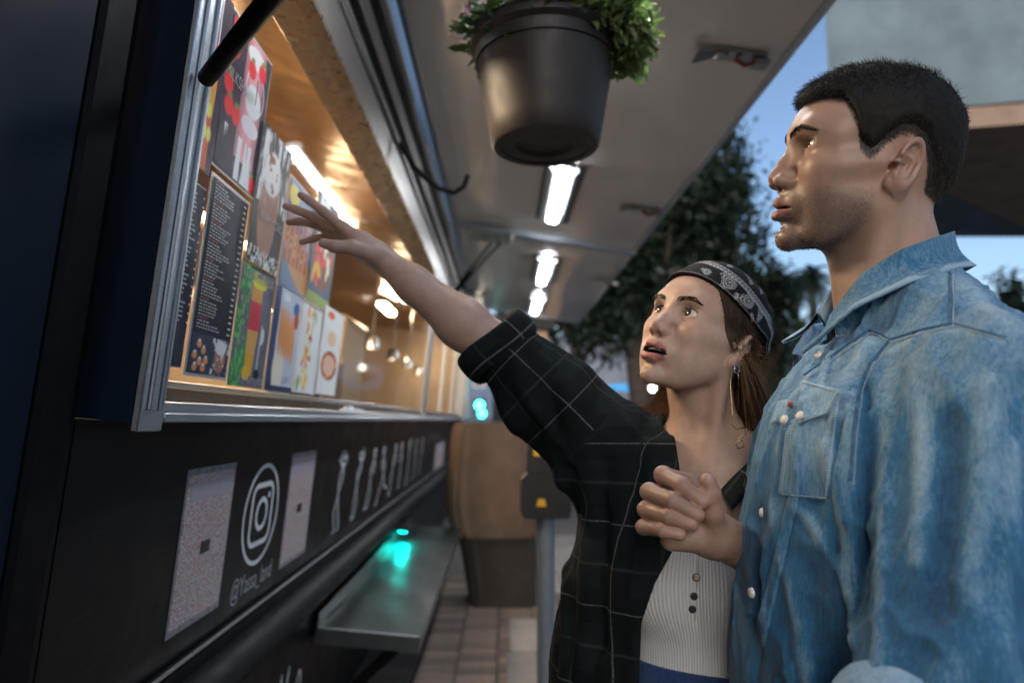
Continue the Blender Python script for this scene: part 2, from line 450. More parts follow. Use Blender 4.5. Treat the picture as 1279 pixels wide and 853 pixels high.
# kerb along the carriageway under the truck
for j in range(12):
    o = MB().box((-2.62,-1.5+j*1.4,.0), (-2.42,-.12+j*1.4,.125), bev=.012).build('kerb_stone', M_slab, pv); o.location = (0,-3,0)
# ---------------------------------------------------------------- food truck
LEAN = rad(5.0)
truck = empty('food_truck', (-.55-math.tan(LEAN)*CAMZ, 0, 0)); truck.rotation_euler = (0, LEAN, 0)
tag(truck, 'black food truck with lit serving window, raised awning and fold-down steel shelf', 'food truck')
TM = Matrix.Translation(truck.location) @ Matrix.Rotation(LEAN, 4, 'Y'); TI = np.array(TM.inverted())
def to_local(p): return TI[:3,:3] @ np.asarray(p) + TI[:3,3]
def to_world(p): a = np.array(TM); return a[:3,:3] @ np.asarray(p) + a[:3,3]
def T(px, py, off=0.):
    """pixel to (y, z) on the truck's side plane at local x = off"""
    a = to_local(CO); d = TI[:3,:3] @ ray(px, py); t = (off-a[0])/d[0]; p = a+d*t; return p[1], p[2]
def on_truck(o): o.parent = truck; return o
# materials
def black_panel():
    m = NT('black_vinyl_panel'); v = m.coord('Object'); 
    c = m.ramp(m.noise(3, 5, .6, v), [(.3, (.0040,.0048,.0058)), (.7, (.0075,.0085,.010))])
    sc = m.ramp(m.noise(22, 6, .75, m.coord('Object', (1,.25,6))), [(.60, (0,0,0)), (.74, (.025,.03,.035))])
    m.l(m.mix(1., c, sc, 'ADD'), m.b.inputs['Base Color'])
    m.l(m.ramp(m.noise(9, 5, .7, v), [(.3, (.30,)*3), (.7, (.48,)*3)]), m.b.inputs['Roughness'])
    m.set(Specular_IOR_Level=.16); m.bump(m.noise(2.2, 3, .5, v), .35, .006); return m.mat
def steel(name, col, rough, metal=1., stretch=(1,60,60), dents=.25, var=1.):
    m = NT(name); v = m.coord('Object', stretch); v1 = m.coord('Object')
    n = m.noise(9, 5, .65, v)
    c = m.ramp(n, [(.25, tuple(x*(1-.18*var) for x in col)), (.75, tuple(min(1, x*(1+.12*var)) for x in col))])
    m.l(c, m.b.inputs['Base Color']); m.set(Metallic=metal)
    m.l(m.ramp(n, [(.2, (max(.04, rough-.1),)*3), (.8, (rough+.12,)*3)]), m.b.inputs['Roughness'])
    h = m.math('ADD', m.math('MULTIPLY', n, .012), m.noise(3.5, 3, .5, v1)); m.bump(h, dents, .01); return m.mat
M_black = black_panel(); M_navy = mat('navy_paint', (.003,.011,.024), .6, var=.25, vscale=5, bump=.05, bscale=30, spec=.15)
M_trim = mat('black_rubber', (.005,.005,.006), .6, bump=.2, bscale=260, spec=.12)
M_alu = steel('brushed_aluminium', (.55,.58,.62), .42, stretch=(40,2,40))
M_steel = steel('stainless_steel', (.34,.34,.34), .32, stretch=(40,1.5,40), dents=.06)
M_shelf = steel('worn_steel_shelf', (.17,.19,.20), .36, stretch=(3,60,60), dents=.35)
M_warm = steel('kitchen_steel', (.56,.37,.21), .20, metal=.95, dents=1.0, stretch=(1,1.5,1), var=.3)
M_awn = mat('awning_panel', (.74,.71,.69), .17, metal=.0, var=.035, vscale=1.2, bump=.25, bscale=2.0, bdist=.012, spec=.7, coat=.5)
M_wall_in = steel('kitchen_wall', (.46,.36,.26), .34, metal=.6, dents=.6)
M_dark = mat('dark_plastic', (.02,.02,.022), .4)
M_white = mat('white_vinyl', (.72,.74,.78), .45, var=.05)
def glass_mat(name, tint=(.97,.98,.98), refl=1.):
    m = NT(name); t = m.n('BsdfTransparent'); t.inputs[0].default_value = (*tint, 1); g = m.n('BsdfGlossy'); g.inputs['Roughness'].default_value = .03
    f = m.n('Fresnel'); f.inputs[0].default_value = 1.45; x = m.n('MixShader')
    sm = m.ramp(m.noise(5, 6, .75, m.coord()), [(.45, (.0,)*3), (.9, (.05,)*3)])
    m.l(m.math('ADD', m.math('MULTIPLY', f.outputs[0], refl), sm, True), x.inputs[0]); m.l(t.outputs[0], x.inputs[1]); m.l(g.outputs[0], x.inputs[2])
    m.l(x.outputs[0], m.out.inputs['Surface']); return m.mat
M_glass = glass_mat('window_glass', refl=.30)
Y0, Y1 = -1.6, 8.6
WZ0, WZ1 = T(200, 527.6, .063)[1], T(390, 0, .063)[1]       # window box bottom and top
WY0 = T(165, 540, .063)[0]; WYm = 4.15; WY1 = 8.2
def part(name, m, *boxes, bev=0., smooth=False):
    b = MB()
    for a, c in boxes: b.box(a, c, bev=bev)
    return b.build(name, m, truck, smooth)
# side body below the window, skirt, corner pillars
part('side_panel', M_black, ((-.05,WY0-.02,.62), (0,Y1,WZ0-.002)))
part('near_panel', M_black, ((-.05,.86,.62), (-.001,WY0-.022,3.2)))
part('navy_panel', M_navy, ((-.05,Y0,.3), (.012,.79,3.2)), bev=.004)
part('panel_trim', M_trim, ((-.05,.792,.3), (.018,.858,3.2)), bev=.006)
seam = MB()
for k in range(3): seam.tube([(.013,.2+k*.19,.3),(.013,.2+k*.19,3.2)], .0025, 6)
seam.build('seam', M_trim, truck)
ZM = T(180, 852)[1]                                        # top of the moulding
part('moulding', M_trim, ((0.0005,.86,ZM-.018), (.012,Y1,ZM)), bev=.003)
part('moulding_lip', M_alu, ((.012,.86,ZM-.004), (.0165,Y1,ZM+.0005)))
tb = MB(); tb.tube([(.012,.86,ZM-.095),(.012,Y1-.02,ZM-.095)], .043, 20); tb.build('bumper_tube', mat('bumper_rubber', (.009,.010,.011), .62, bump=.25, bscale=60, spec=.2), truck, True)
part('skirt_panel', M_black, ((-.05,.3,.18), (-.012,Y1,ZM-.1)))
part('floor_frame', M_trim, ((-2.2,Y0,.35), (-.06,Y1,.6)))
part('far_end_post', M_trim, ((-.06,Y1+.002,.3), (.03,Y1+.09,WZ0-.002)), bev=.004)
part('marker_lamp', emit('amber_reflector', (.9,.45,.05), .35), ((.031,Y1+.02,WZ0-.20), (.045,Y1+.075,WZ0-.13)), bev=.004)
for yy in (1.6, 6.2):                                     # wheels hidden under the skirt
    wh = MB(); wh.lathe([(.001,-.1),(.16,-.1),(.18,-.06),(.30,-.1),(.36,-.06),(.37,0),(.36,.06),(.30,.1),(.18,.06),(.001,.1)], n=32)
    w_ = wh.build('wheel', M_dark, truck, True); w_.location = (-.26,yy,.37-.03); w_.rotation_euler.y = math.pi/2
# window box: side cheeks, aluminium frame, tracks, glass
D = .063
part('window_cheek', M_navy, ((-.04,WY0,WZ0), (D-.004,WY0+.03,WZ1+.06)))
part('window_cheek', M_alu, ((-.04,WY1-.03,WZ0), (D-.004,WY1,WZ1+.06)))
for k, (ya, yb, za, zb) in enumerate(((WY0,WY0+.066,WZ0-.012,WZ1+.05), (WYm-.09,WYm+.09,WZ0+.031,WZ1-.012), (WY1-.09,WY1,WZ0+.031,WZ1-.012))):
    st = MB().box((D-.004,ya,za), (D+.006,yb,zb), bev=.002).build('window_stile', M_alu, truck, True)
    for (ga, gb) in ((.24,.38), (.70,.78)):
        w_ = yb-ya; MB().box((D+.0065,ya+w_*ga,za+.03), (D+.012,ya+w_*gb,zb-.01), bev=.001).build('stile_rib', M_alu, st, True)
rl = MB()
rl.box((-.04,WY0+.07,WZ0), (D+.006,WY1,WZ0+.014), bev=.002); rl.box((D-.012,WY0+.07,WZ0+.0145), (D+.002,WY1,WZ0+.03), bev=.002)
rl.box((.012,WY0+.07,WZ0+.05), (.03,WY1,WZ0+.062), bev=.002)
rl.build('sill_rail', M_alu, truck, True)
part('sill_track', mat('track_grime', (.06,.05,.042), .6, bump=.4, bscale=40), ((-.03,WY0+.07,WZ0+.0142), (.029,WY1,WZ0+.0495)))
lt = MB(); lt.box((.034,2.15,WZ0+.031), (.06,2.42,WZ0+.037), bev=.002); lt.box((.036,2.2,WZ0+.037), (.05,2.3,WZ0+.046), bev=.002); lt.build('sill_latch', M_alu, truck, True)
tr = MB(); tr.box((-.04,WY0+.07,WZ1-.012), (D+.006,WY1,WZ1+.004), bev=.002)
tr.build('top_rail', mat('bronze_rail', (.20,.155,.115), .30, metal=.8, var=.05), truck, True)
MB().add([(.05,WY0+.06,WZ0+.05),(.05,WYm-.08,WZ0+.05),(.05,WYm-.08,WZ1-.01),(.05,WY0+.06,WZ1-.01)], [(0,1,2,3)]).build('window_glass', M_glass, truck, fix=False)
MB().add([(.05,WYm+.08,WZ0+.05),(.05,WY1-.08,WZ0+.05),(.05,WY1-.08,WZ1-.01),(.05,WYm+.08,WZ1-.01)], [(0,1,2,3)]).build('window_glass', M_glass, truck, fix=False)
for yy in (5.35, 6.5, 7.3): MB().box((.03,yy,WZ0+.063), (.06,yy+.06,WZ1-.013), bev=.002).build('window_mullion', M_alu, truck, True)
# fascia above the window: steel band, rails and grooves up to the awning hinge
HZ = 2.72
part('fascia', M_steel, ((-.04,.86,WZ1+.006), (.02,Y1,HZ+.12)))
part('fascia_panel', M_navy, ((-.04,.862,WZ1+.07), (.05,1.4,HZ+.10)))
fz = MB()
for z, h, x, mi in ((WZ1+.02,.12,.05,0), (WZ1+.150,.02,.062,0), (WZ1+.19,.05,.035,1), (WZ1+.25,.07,.055,0), (WZ1+.335,.02,.03,1), (WZ1+.37,.04,.07,0), (WZ1+.43,.025,.045,1)):
    fz.box((.0205,WY0+.5,z), (x,Y1-.01,z+h), mi, bev=.002)
fz.build('fascia_rail', [M_steel, M_trim], truck, True)
for y0 in (1.9, 3.1, 4.0, 5.2):
    part('hinge_rail', M_alu, ((.071,y0,WZ1+.385), (.082,y0+.75,WZ1+.40)), bev=.002)
# kitchen behind the window
ki = MB()
KX = -1.75; KC = WZ1+.04
ki.grid([[(-.06,y,KC+.02*math.sin(y*3)), (-.6,y,KC+.10+.015*math.sin(y*5+1)), (-1.2,y,KC+.10), (KX,y,KC-.0)] for y in np.linspace(WY0-.05, WY1+.1, 30)])
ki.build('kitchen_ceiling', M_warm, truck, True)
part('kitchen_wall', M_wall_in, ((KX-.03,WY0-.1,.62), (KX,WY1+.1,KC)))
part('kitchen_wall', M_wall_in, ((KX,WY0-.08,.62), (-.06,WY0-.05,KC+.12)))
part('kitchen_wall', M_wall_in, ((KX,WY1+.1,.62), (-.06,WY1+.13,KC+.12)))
part('kitchen_floor', M_dark, ((KX,WY0-.05,.58), (-.06,WY1+.1,.615)))
part('roof', M_alu, ((-2.2,Y0,HZ+.16), (0,Y1,HZ+.22)), bev=.01)
part('off_side_wall', M_navy, ((-2.2,Y0,.3), (-2.15,Y1,HZ+.15)))
part('front_wall', M_navy, ((-2.14,Y1-.001,.3), (-.07,Y1+.05,HZ+.15)))
part('rear_wall', M_navy, ((-2.14,Y0,.3), (-.06,Y0+.05,HZ+.15)))
# counters, shelf with jars, hood, warmer lamps in the kitchen
part('worktop', M_steel, ((-.62,WY0+.1,WZ0-.22), (-.07,WY1-.1,WZ0-.18)), bev=.004)
part('back_counter', M_steel, ((KX+.01,WY0+.2,WZ0-.2), (KX+.6,WY1-.1,WZ0-.16)), bev=.004)
for (y, z) in ((2.0,WZ0+.55),(5.0,WZ0+.55)):
    part('kitchen_shelf', M_steel, ((KX+.01,y,z), (KX+.3,y+2.6,z+.025)), bev=.003)
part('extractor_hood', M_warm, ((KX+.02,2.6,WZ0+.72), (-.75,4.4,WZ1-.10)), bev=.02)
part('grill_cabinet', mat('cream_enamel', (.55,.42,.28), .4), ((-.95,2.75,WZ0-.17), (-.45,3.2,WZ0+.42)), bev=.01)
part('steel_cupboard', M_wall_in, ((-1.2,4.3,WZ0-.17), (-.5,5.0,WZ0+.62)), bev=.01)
part('menu_screen', mat('screen_blue', (.03,.06,.10), .2), ((-.30,2.45,WZ0-.05), (-.24,2.95,WZ0+.16)), bev=.006)
part('range_front', mat('brown_wood_panel', (.16,.10,.06), .5), ((-.95,3.3,WZ0-.17), (-.45,4.2,WZ0+.30)), bev=.008)
lamp_w = emit('warm_lamp', (1., .76, .50), 62)
# strip lamps on the kitchen ceiling (they light the menu and the customers)
for (y, x) in ((1.45,-.30), (3.6,-.45), (6.2,-.6)):
    l_ = MB(); l_.box((x-.05,y-.3,KC+.03), (x+.05,y+.3,KC+.05), bev=.008); h_ = l_.build('kitchen_lamp', M_steel, truck)
    MB().box((x-.035,y-.28,KC+.0), (x+.035,y+.28,KC+.0285), bev=.01).build('tube', lamp_w, h_)
for k in range(4):
    y = 4.45+k*.85
    c = MB(); c.tube([(-.35,y,KC+.02),(-.35,y,WZ0+.52)], .006, 8); c.lathe([(.02,.0),(.04,-.02),(.055,-.09),(.05,-.09),(.015,-.01)], (-.35,y,WZ0+.52), 20)
    c = c.build('heat_lamp', M_steel, truck, True)
    MB().lathe([(.0,-.09),(.03,-.085),(.035,-.06),(.0,-.03)], (-.35,y,WZ0+.52), 16).build('bulb', emit('bulb_glow', (1,.72,.45), 4), c, True)
# clutter on the worktop behind the glass
rk = random.Random(8)
CL = [('squeeze_bottle', 'red squeeze bottle with pointed cap on the kitchen worktop', (.5,.05,.03)), ('squeeze_bottle', 'yellow squeeze bottle with pointed cap on the kitchen worktop', (.6,.38,.03)),
      ('steel_canister', 'short steel canister standing on the kitchen worktop', (.5,.48,.45)), ('cup_stack', 'tall stack of white paper cups on the worktop', (.75,.7,.62)), ('glass_jar', 'orange filled jar on the kitchen worktop', (.55,.20,.03))]
for k, (nm, lb, c) in enumerate(CL):
    y = 2.9+k*.42; h = .13+.07*rk.random(); r_ = .034+.012*rk.random()
    prof = {'squeeze_bottle': [(.0,0),(r_,0),(r_,h*.62),(r_*.8,h*.7),(r_*.35,h*.74),(.005,h*1.05),(0,h*1.05)], 'steel_canister': [(0,0),(r_*1.3,0),(r_*1.3,h*.8),(r_*1.35,h*.81),(r_*1.35,h*.9),(r_*.3,h*.92),(r_*.3,h),(0,h)],
            'cup_stack': [(0,0),(r_*.7,0)]+[(r_*(.72+.05*(i % 2)), .02+i*.012) for i in range(16)]+[(r_*.6,.215),(0,.2)], 'glass_jar': [(0,0),(r_*1.1,0),(r_*1.15,.01),(r_*1.15,h*.7),(r_*.9,h*.76),(r_*.95,h*.77),(r_*.95,h*.9),(0,h*.9)]}[nm]
    wp = to_world((-.2,y,WZ0-.179))
    o = MB().lathe(prof, n=24).build(nm, mat(nm+str(k), c, .35), None, True); o.location = wp; o.rotation_euler = (0, LEAN, 0)
    tag(o, lb, nm.split('_')[-1] if nm != 'cup_stack' else 'cups')

# ---------------------------------------------------------------- awning flaps
HX = .075
def awning_z(x): return HZ - math.tan(rad(4.0))*(x-HX)     # in truck space: falls away from the wall
OX = None
def plane_hit(px, py):
    """pixel on the underside of the awning, truck space"""
    a = to_local(CO); d = TI[:3,:3] @ ray(px, py); k = math.tan(rad(4.0))
    # z = HZ-.02-k(x-HX)
    t = (HZ-k*(a[0]-HX)-a[2])/(d[2]+k*d[0]); return a+d*t
ox = float(plane_hit(1040, 0)[0]); YS = float(plane_hit(800, 315)[1]); YE = float(plane_hit(735, 405)[1])
def flap(name, y0, y1):
    b = MB(); n = 16
    for i in range(n):                                  # gently buckled skin
        pass
    rows = []
    for i in range(n+1):
        y = y0+.012+(y1-y0-.024)*i/n; rows.append([(HX+.02+(ox-HX-.04)*j/20, y, awning_z(HX+.02+(ox-HX-.04)*j/20)+.004*math.sin(j*.9+i*1.3)*math.sin(i*.8)) for j in range(21)])
    o = b.grid(rows).build(name, M_awn, truck, 'all', fix=False)
    t = MB(); zz = awning_z
    def slab(x0, x1, ya, yb, dz0, dz1): t.hexa([(x0,ya,zz(x0)+dz0),(x1,ya,zz(x1)+dz0),(x1,yb,zz(x1)+dz0),(x0,yb,zz(x0)+dz0),(x0,ya,zz(x0)+dz1),(x1,ya,zz(x1)+dz1),(x1,yb,zz(x1)+dz1),(x0,yb,zz(x0)+dz1)])
    slab(HX, ox, y0, y1, .012, .05)
    slab(ox-.02, ox+.004, y0-.002, y1+.002, -.012, .054)
    slab(HX, HX+.022, y0, y1, -.01, .0115)
    slab(HX+.023, ox-.021, y0, y0+.014, -.01, .0115); slab(HX+.023, ox-.021, y1-.014, y1, -.01, .0115)
    t.build('awning_frame', M_alu if name == 'awning' else M_alu, o)
    return o
aw1 = flap('awning', .95, YS-.02); aw2 = flap('awning', YS+.02, YE)
jb = MB(); jb.hexa([(HX,YS-.05,awning_z(HX)-.03),(ox,YS-.05,awning_z(ox)-.03),(ox,YS+.05,awning_z(ox)-.03),(HX,YS+.05,awning_z(HX)-.03),(HX,YS-.05,awning_z(HX)-.011),(ox,YS-.05,awning_z(ox)-.011),(ox,YS+.05,awning_z(ox)-.011),(HX,YS+.05,awning_z(HX)-.011)])
jb.build('joint_strip', mat('joint_aluminium', (.42,.50,.60), .35, metal=.6), truck)
TILT = math.atan(math.tan(rad(4.0)))
led = emit('cool_led', (.96,.98,1.), 26)
def awning_light(px, py, y=None):
    c = plane_hit(px, py) if y is None else np.array([lx, y, awning_z(lx)])
    h = MB(); h.box((-.105,-.48,-.016), (.105,.48,-.006), bev=.003)
    o = h.build('awning_light', mat('lamp_plate', (.05,.055,.06), .35, metal=.4), truck); o.location = c; o.rotation_euler = (0, TILT, 0)
    r = MB(); r.prism([(-.085,-.0165),(-.06,-.045),(-.053,-.045),(-.076,-.0165)], 1, -.44, .44); r.prism([(.085,-.0165),(.06,-.045),(.053,-.045),(.076,-.0165)], 1, -.44, .44)
    r.build('reflector', M_alu, o)
    MB().box((-.034,-.42,-.046), (.034,.42,-.017), bev=.010).build('tube', led, o)
    MB().tube([(.0,-.45,-.017),(.02,-.49,-.03),(.03,-.53,-.06)], .004, 6).build('cable', M_white, o)
    return o
L0 = plane_hit(697, 243); lx = float(L0[0])
for q in ((697,243),(680,337),(670,380)): awning_light(*q)
awning_light(0, 0, y=float(L0[1])-2.15)
def latch(px, py):
    c = plane_hit(px, py)
    b = MB(); b.box((-.13,-.05,-.02), (.10,.05,-.007), bev=.006); b.hexa([(-.22,-.05,-.055),(-.13,-.045,-.02),(-.13,.045,-.02),(-.22,.05,-.055),(-.215,-.05,-.045),(-.12,-.045,-.008),(-.12,.045,-.008),(-.215,.05,-.045)])
    b.box((.04,-.035,-.05), (.12,.035,-.021), bev=.006); b.box((-.12,-.03,-.032), (-.07,.03,-.021), bev=.004)
    o = b.build('latch', M_steel, truck, True); o.location = c; o.rotation_euler = (0, TILT, .0); o.scale = (.72,.72,.72)
    MB().tube([(-.03,0,-.03),(.01,-.01,-.06),(.05,-.035,-.052)], [.012,.011,.008], 8).build('lever', mat('red_lever', (.16,.012,.012), .4), o, True)
latch(928, 68); latch(808, 260); latch(760, 350)
# gas struts, hooks, cable
def rod(name, a, bpt, r, m): return MB().tube([a, bpt], r, 10).build(name, m, truck, True)
s0 = np.array([D+.02, *T(258, 98, D+.02)]); s1 = np.array([.30, *T(372, -45, .30)])
so_ = MB(); so_.tube([s0, s1], .0125, 14); so_.build('gas_strut', M_trim, truck, True)
for dx in (0., .055):
    a_ = plane_hit(618+dx*220, 292); e_ = np.array([.03, a_[1]+.55+dx, WZ1+.04])
    st = MB(); st.tube([a_+(0,0,-.04), a_+(e_-a_)*.55], .009, 10); st.tube([a_+(e_-a_)*.55, e_], .014, 10); st.build('gas_strut', M_trim, truck, True)
bk = plane_hit(612, 285); part('strut_bracket', M_steel, ((bk[0]-.16,bk[1]-.14,bk[2]-.075), (bk[0]+.16,bk[1]+.10,bk[2]-.052)), bev=.004)
def hook(px0, px1):
    a = np.array([.075, *T(*px0, .075)]); bq = a+np.array([.30,.25,-.04])
    pts = [a, a+(.05,.06,-.07), a+(.14,.13,-.12), a+(.20,.17,-.12), a+(.235,.20,-.08), a+(.245,.21,-.03)]
    MB().tube(pts, [.012,.011,.010,.010,.011,.009], 8).build('hook', M_trim, truck, True)
hook((500,178), 0); hook((572,345), 0)
# ---------------------------------------------------------------- fold-down steel shelf
def shelf_pt(px, py, z):  # truck space
    a = to_local(CO); d = TI[:3,:3] @ ray(px, py); t = (z-a[2])/d[2]; return a+d*t
i0 = np.array([0.013, *T(395, 785, .013)]); SZ = i0[2]
o0 = shelf_pt(517, 805, SZ); o1 = shelf_pt(577, 660, SZ)
SX, SY0, SY1 = float((o0[0]+o1[0])/2), float(i0[1]), float(o1[1])
sh = MB(); n = 24
rows = [[(.014+(SX-.014)*j/8, SY0+(SY1-SY0)*i/n, SZ+.0035*math.sin(i*1.7+j*.8)+.002*math.cos(j*2.1+i)) for j in range(9)] for i in range(n+1)]
sh.grid(rows); shelf = sh.build('steel_shelf', M_shelf, truck, 'all', fix=False)
e = MB(); e.box((.014,SY0-.004,SZ-.045), (SX+.004,SY0-.001,SZ+.006)); e.box((SX+.001,SY0,SZ-.045), (SX+.005,SY1,SZ+.004)); e.box((.014,SY0,SZ-.045), (SX,SY1,SZ-.04)); e.box((.0135,SY0,SZ+.004), (.018,SY1,SZ+.05))
e.build('shelf_edge', M_shelf, shelf)
MB().tube([(.02,SY0-.004,SZ+.006),(SX,SY0-.006,SZ+.005)], .003, 8).build('shelf_rim', M_alu, shelf, True)
for yy in (SY0+.12, (SY0+SY1)/2, SY1-.15):
    k = MB(); k.hexa([(.0,yy,SZ-.34),(.03,yy,SZ-.34),(.03,yy+.03,SZ-.34),(0,yy+.03,SZ-.34),(SX-.08,yy,SZ-.046),(SX-.03,yy,SZ-.046),(SX-.03,yy+.03,SZ-.046),(SX-.08,yy+.03,SZ-.046)]); k.build('bracket', M_trim, shelf)
# added teal light in a housing under the bumper tube, for the shelf's glow
tp = shelf_pt(527, 690, SZ); ly = float(tp[1])+.22
lh = MB().box((.03,ly-.09,SZ+.072), (.10,ly+.09,SZ+.09), bev=.003).build('added_shelf_light', M_dark, shelf)
MB().box((.045,ly-.07,SZ+.068), (.085,ly+.07,SZ+.0718)).build('strip', emit('added_teal_glow', (.0,.75,.62), 32), lh)
# ---------------------------------------------------------------- printed sheets on the truck
M_print = tint_mat('laminated_print', .45, .08, .0, bump=.12, bscale=30, bdist=.002)
M_paper = mat('paper_border', (.70,.66,.62), .4, var=.04)
M_ink = mat('white_ink', (.78,.78,.78), .4, var=.04)
M_redink = mat('red_ink', (.45,.10,.06), .4)
def cnoise(u, v, s, seed=0): return fbm(np.stack([u*s+seed*3.1, v*s+seed*1.7, np.full_like(u, seed*.77)], 1), 3)
def mixc(C, m, col): m = np.clip(m, 0, 1)[:,None]; C[:] = C*(1-m) + np.asarray(col)*m
def el(u, v, cx, cy, rx, ry, soft=.08, rot=0.):
    du, dv = u-cx, v-cy; c, s = math.cos(rot), math.sin(rot); a = (du*c+dv*s)/rx; b = (-du*s+dv*c)/ry
    return np.clip((1-np.hypot(a, b))/soft, 0, 1)
def bx(u, v, x0, x1, y0, y1): return ((u > x0) & (u < x1) & (v > y0) & (v < y1)).astype(float)
def paint(kind, u, v):
    n = len(u); C = np.zeros((n,3)); g = cnoise(u, v, 9, 1); g2 = cnoise(u, v, 26, 5)
    r = random.Random(kind)
    if kind == 'orange_drink':
        C[:] = (.07,.05,.07); mixc(C, bx(u, v, .05, .75, 0, .62)*(.6+.6*g), (.75,.30,.08)); mixc(C, bx(u, v, .05, .75, 0, .3)*.7, (.35,.06,.05))
        for k in range(14): mixc(C, el(u, v, .1+.6*r.random(), .1+.45*r.random(), .12, .05, .4), (.85,.45+.2*r.random(),.15))
        for k in range(5): mixc(C, el(u, v, .1+.14*k, .64+.04*r.random(), .10, .045, .3), (.65,.05,.05))
        mixc(C, bx(u, v, .55, .60, .6, 1), (.75,.7,.7))
    elif kind == 'milkshake':
        C[:] = (.045,.035,.05); mixc(C, g2*.5, (.13,.10,.12))
        mixc(C, bx(u, v, .38, .86, .15, 1)*np.clip(1.2-abs(u-.62)*3, 0, 1)*(.7+.4*g), (.62,.30,.34)); mixc(C, el(u, v, .64, .90, .24, .07), (.78,.62,.62))
        mixc(C, el(u, v, .66, .60, .20, .12, .12), (.75,.60,.58)); mixc(C, el(u, v, .66, .60, .19, .11, .1)*0 + np.clip(1-abs(np.hypot((u-.68)/.23, (v-.68)/.17)-1)*16, 0, 1)*.8, (.85,.82,.82))
        mixc(C, el(u, v, .66, .42, .21, .07), (.72,.48,.50))
        for (cx, cy) in ((.12,.93),(.14,.80),(.16,.42),(.33,.40),(.10,.55),(.80,.86),(.55,.80),(.86,.06)): 
            mixc(C, el(u, v, cx, cy, .11, .075, .25), (.55,.05,.06)); mixc(C, el(u, v, cx, cy+.07, .06, .02, .4), (.10,.25,.05))
        mixc(C, bx(u, v, .70, .73, .60, .78), (.03,.02,.02)); mixc(C, bx(u, v, 0, 1, 0, .30)*np.clip((cnoise(u, v*.15, 12, 3)-.52)*7, 0, 1), (.85,.85,.9))
    elif kind == 'frappe':
        C[:] = (.05,.045,.045); mixc(C, np.clip((cnoise(u, v*.4, 16, 2)-.5)*6, 0, 1)*(v > .45), (.75,.75,.8))
        mixc(C, el(u, v, .45, .42, .32, .40, .1)*(.7+.4*g), (.32,.18,.12)); mixc(C, el(u, v, .45, .70, .30, .17, .15), (.72,.66,.62)); mixc(C, el(u, v, .45, .72, .3, .17, .1)*np.clip((cnoise(u, v, 14, 7)-.5)*8, 0, 1), (.22,.10,.06))
        mixc(C, (v < .12)*(g2 > .5), (.5,.5,.48))
    elif kind == 'list':
        C[:] = (.022,.028,.04); mixc(C, g*.4, (.05,.055,.065))
        mixc(C, bx(u, v, 0, 1, 0, .205), (.05,.06,.09))
        for (cx, cy) in ((.2,.15),(.12,.09),(.25,.06),(.32,.12),(.4,.07),(.15,.03),(.35,.03)): mixc(C, el(u, v, cx, cy, .07, .022, .3), (.60,.25,.13)); mixc(C, el(u, v, cx, cy+.018, .04, .01, .3), (.7,.6,.52))
        mixc(C, el(u, v, .77, .09, .17, .085, .2)*(.6+.5*g), (.36,.19,.14)); mixc(C, el(u, v, .77, .155, .17, .045, .2)*(.5+.6*g2), (.72,.68,.66)); mixc(C, (u > .55)*(v < .2)*(g2 > .62), (.6,.6,.62))
    elif kind == 'list_narrow':
        C[:] = (.025,.03,.045); mixc(C, g*.4, (.06,.06,.08))
    elif kind == 'kebab':
        C[:] = (.14,.20,.28); mixc(C, g2*.4, (.3,.34,.4)); mixc(C, el(u, v, .18, .86, .2, .10), (.62,.42,.10))
        mixc(C, el(u, v, .55, .30, .62, .22, .1, -.35), (.42,.24,.12))
        for k in range(6): mixc(C, bx(u, v, .06+k*.15, .15+k*.15, .22, .70+.03*k)*(.75+.5*g2), (.30+.1*r.random(),.10,.06)); mixc(C, bx(u, v, .09+k*.15, .12+k*.15, .3, .72)*(g2 > .5), (.6,.42,.32))
    elif kind == 'platter':
        C[:] = (.10,.12,.16); mixc(C, el(u, v, .5, .45, .5, .32, .1), (.18,.10,.07))
        for k in range(26): mixc(C, el(u, v, .12+.76*r.random(), .25+.5*r.random(), .14, .05, .3, r.random()*3), [(.6,.08,.07),(.75,.35,.05),(.45,.08,.12),(.7,.55,.4)][k % 4])
        mixc(C, bx(u, v, .1, .55, .72, 1)*np.clip((cnoise(u, v*.2, 12, 3)-.45)*7, 0, 1), (.9,.9,.95)); mixc(C, (v < .10)*1., (.25,.3,.12))
    elif kind == 'cocktail':
        C[:] = (.10,.10,.13); mixc(C, g2*.5, (.25,.25,.30)); mixc(C, (u < .42)*(g > .45), (.05,.22,.08)); mixc(C, (u < .3)*(g2 > .55), (.16,.35,.14))
        for (y0, y1, c) in ((.10,.30,(.62,.30,.04)),(.28,.50,(.60,.32,.12)),(.48,.74,(.50,.05,.08)),(.72,.86,(.68,.28,.08))):
            mixc(C, bx(u, v, .33+.10*(v.mean()*0)+.0, .66, y0, y1)*np.clip((1-abs(u-.5)/(.10+.14*v))/.15, 0, 1)*(.8+.35*g), c)
        mixc(C, el(u, v, .54, .88, .24, .05, .2), (.85,.55,.05)); mixc(C, el(u, v, .50, .93, .20, .05, .3)*(g2 > .45), (.85,.5,.03)); mixc(C, el(u, v, .44, .12, .13, .07, .2), (.72,.36,.05))
        mixc(C, bx(u, v, .74, .77, .15, .55), (.5,.5,.5)); mixc(C, el(u, v, .76, .12, .10, .05, .2), (.02,.02,.03)); mixc(C, el(u, v, .8, .45, .06, .08, .2), (.55,.58,.6))
    elif kind == 'pastry':
        C[:] = (.34,.38,.46); mixc(C, g2*.5, (.5,.52,.58)); mixc(C, (u < .18)*1., (.05,.07,.14))
        mixc(C, el(u, v, .36, .20, .22, .24, .15), (.62,.50,.42))
        for k in range(5): mixc(C, el(u, v, .30+.12*k, .60-.02*k, .075, .28, .25, .12)*(.75+.4*g2), (.55+.05*r.random(),.24,.08))
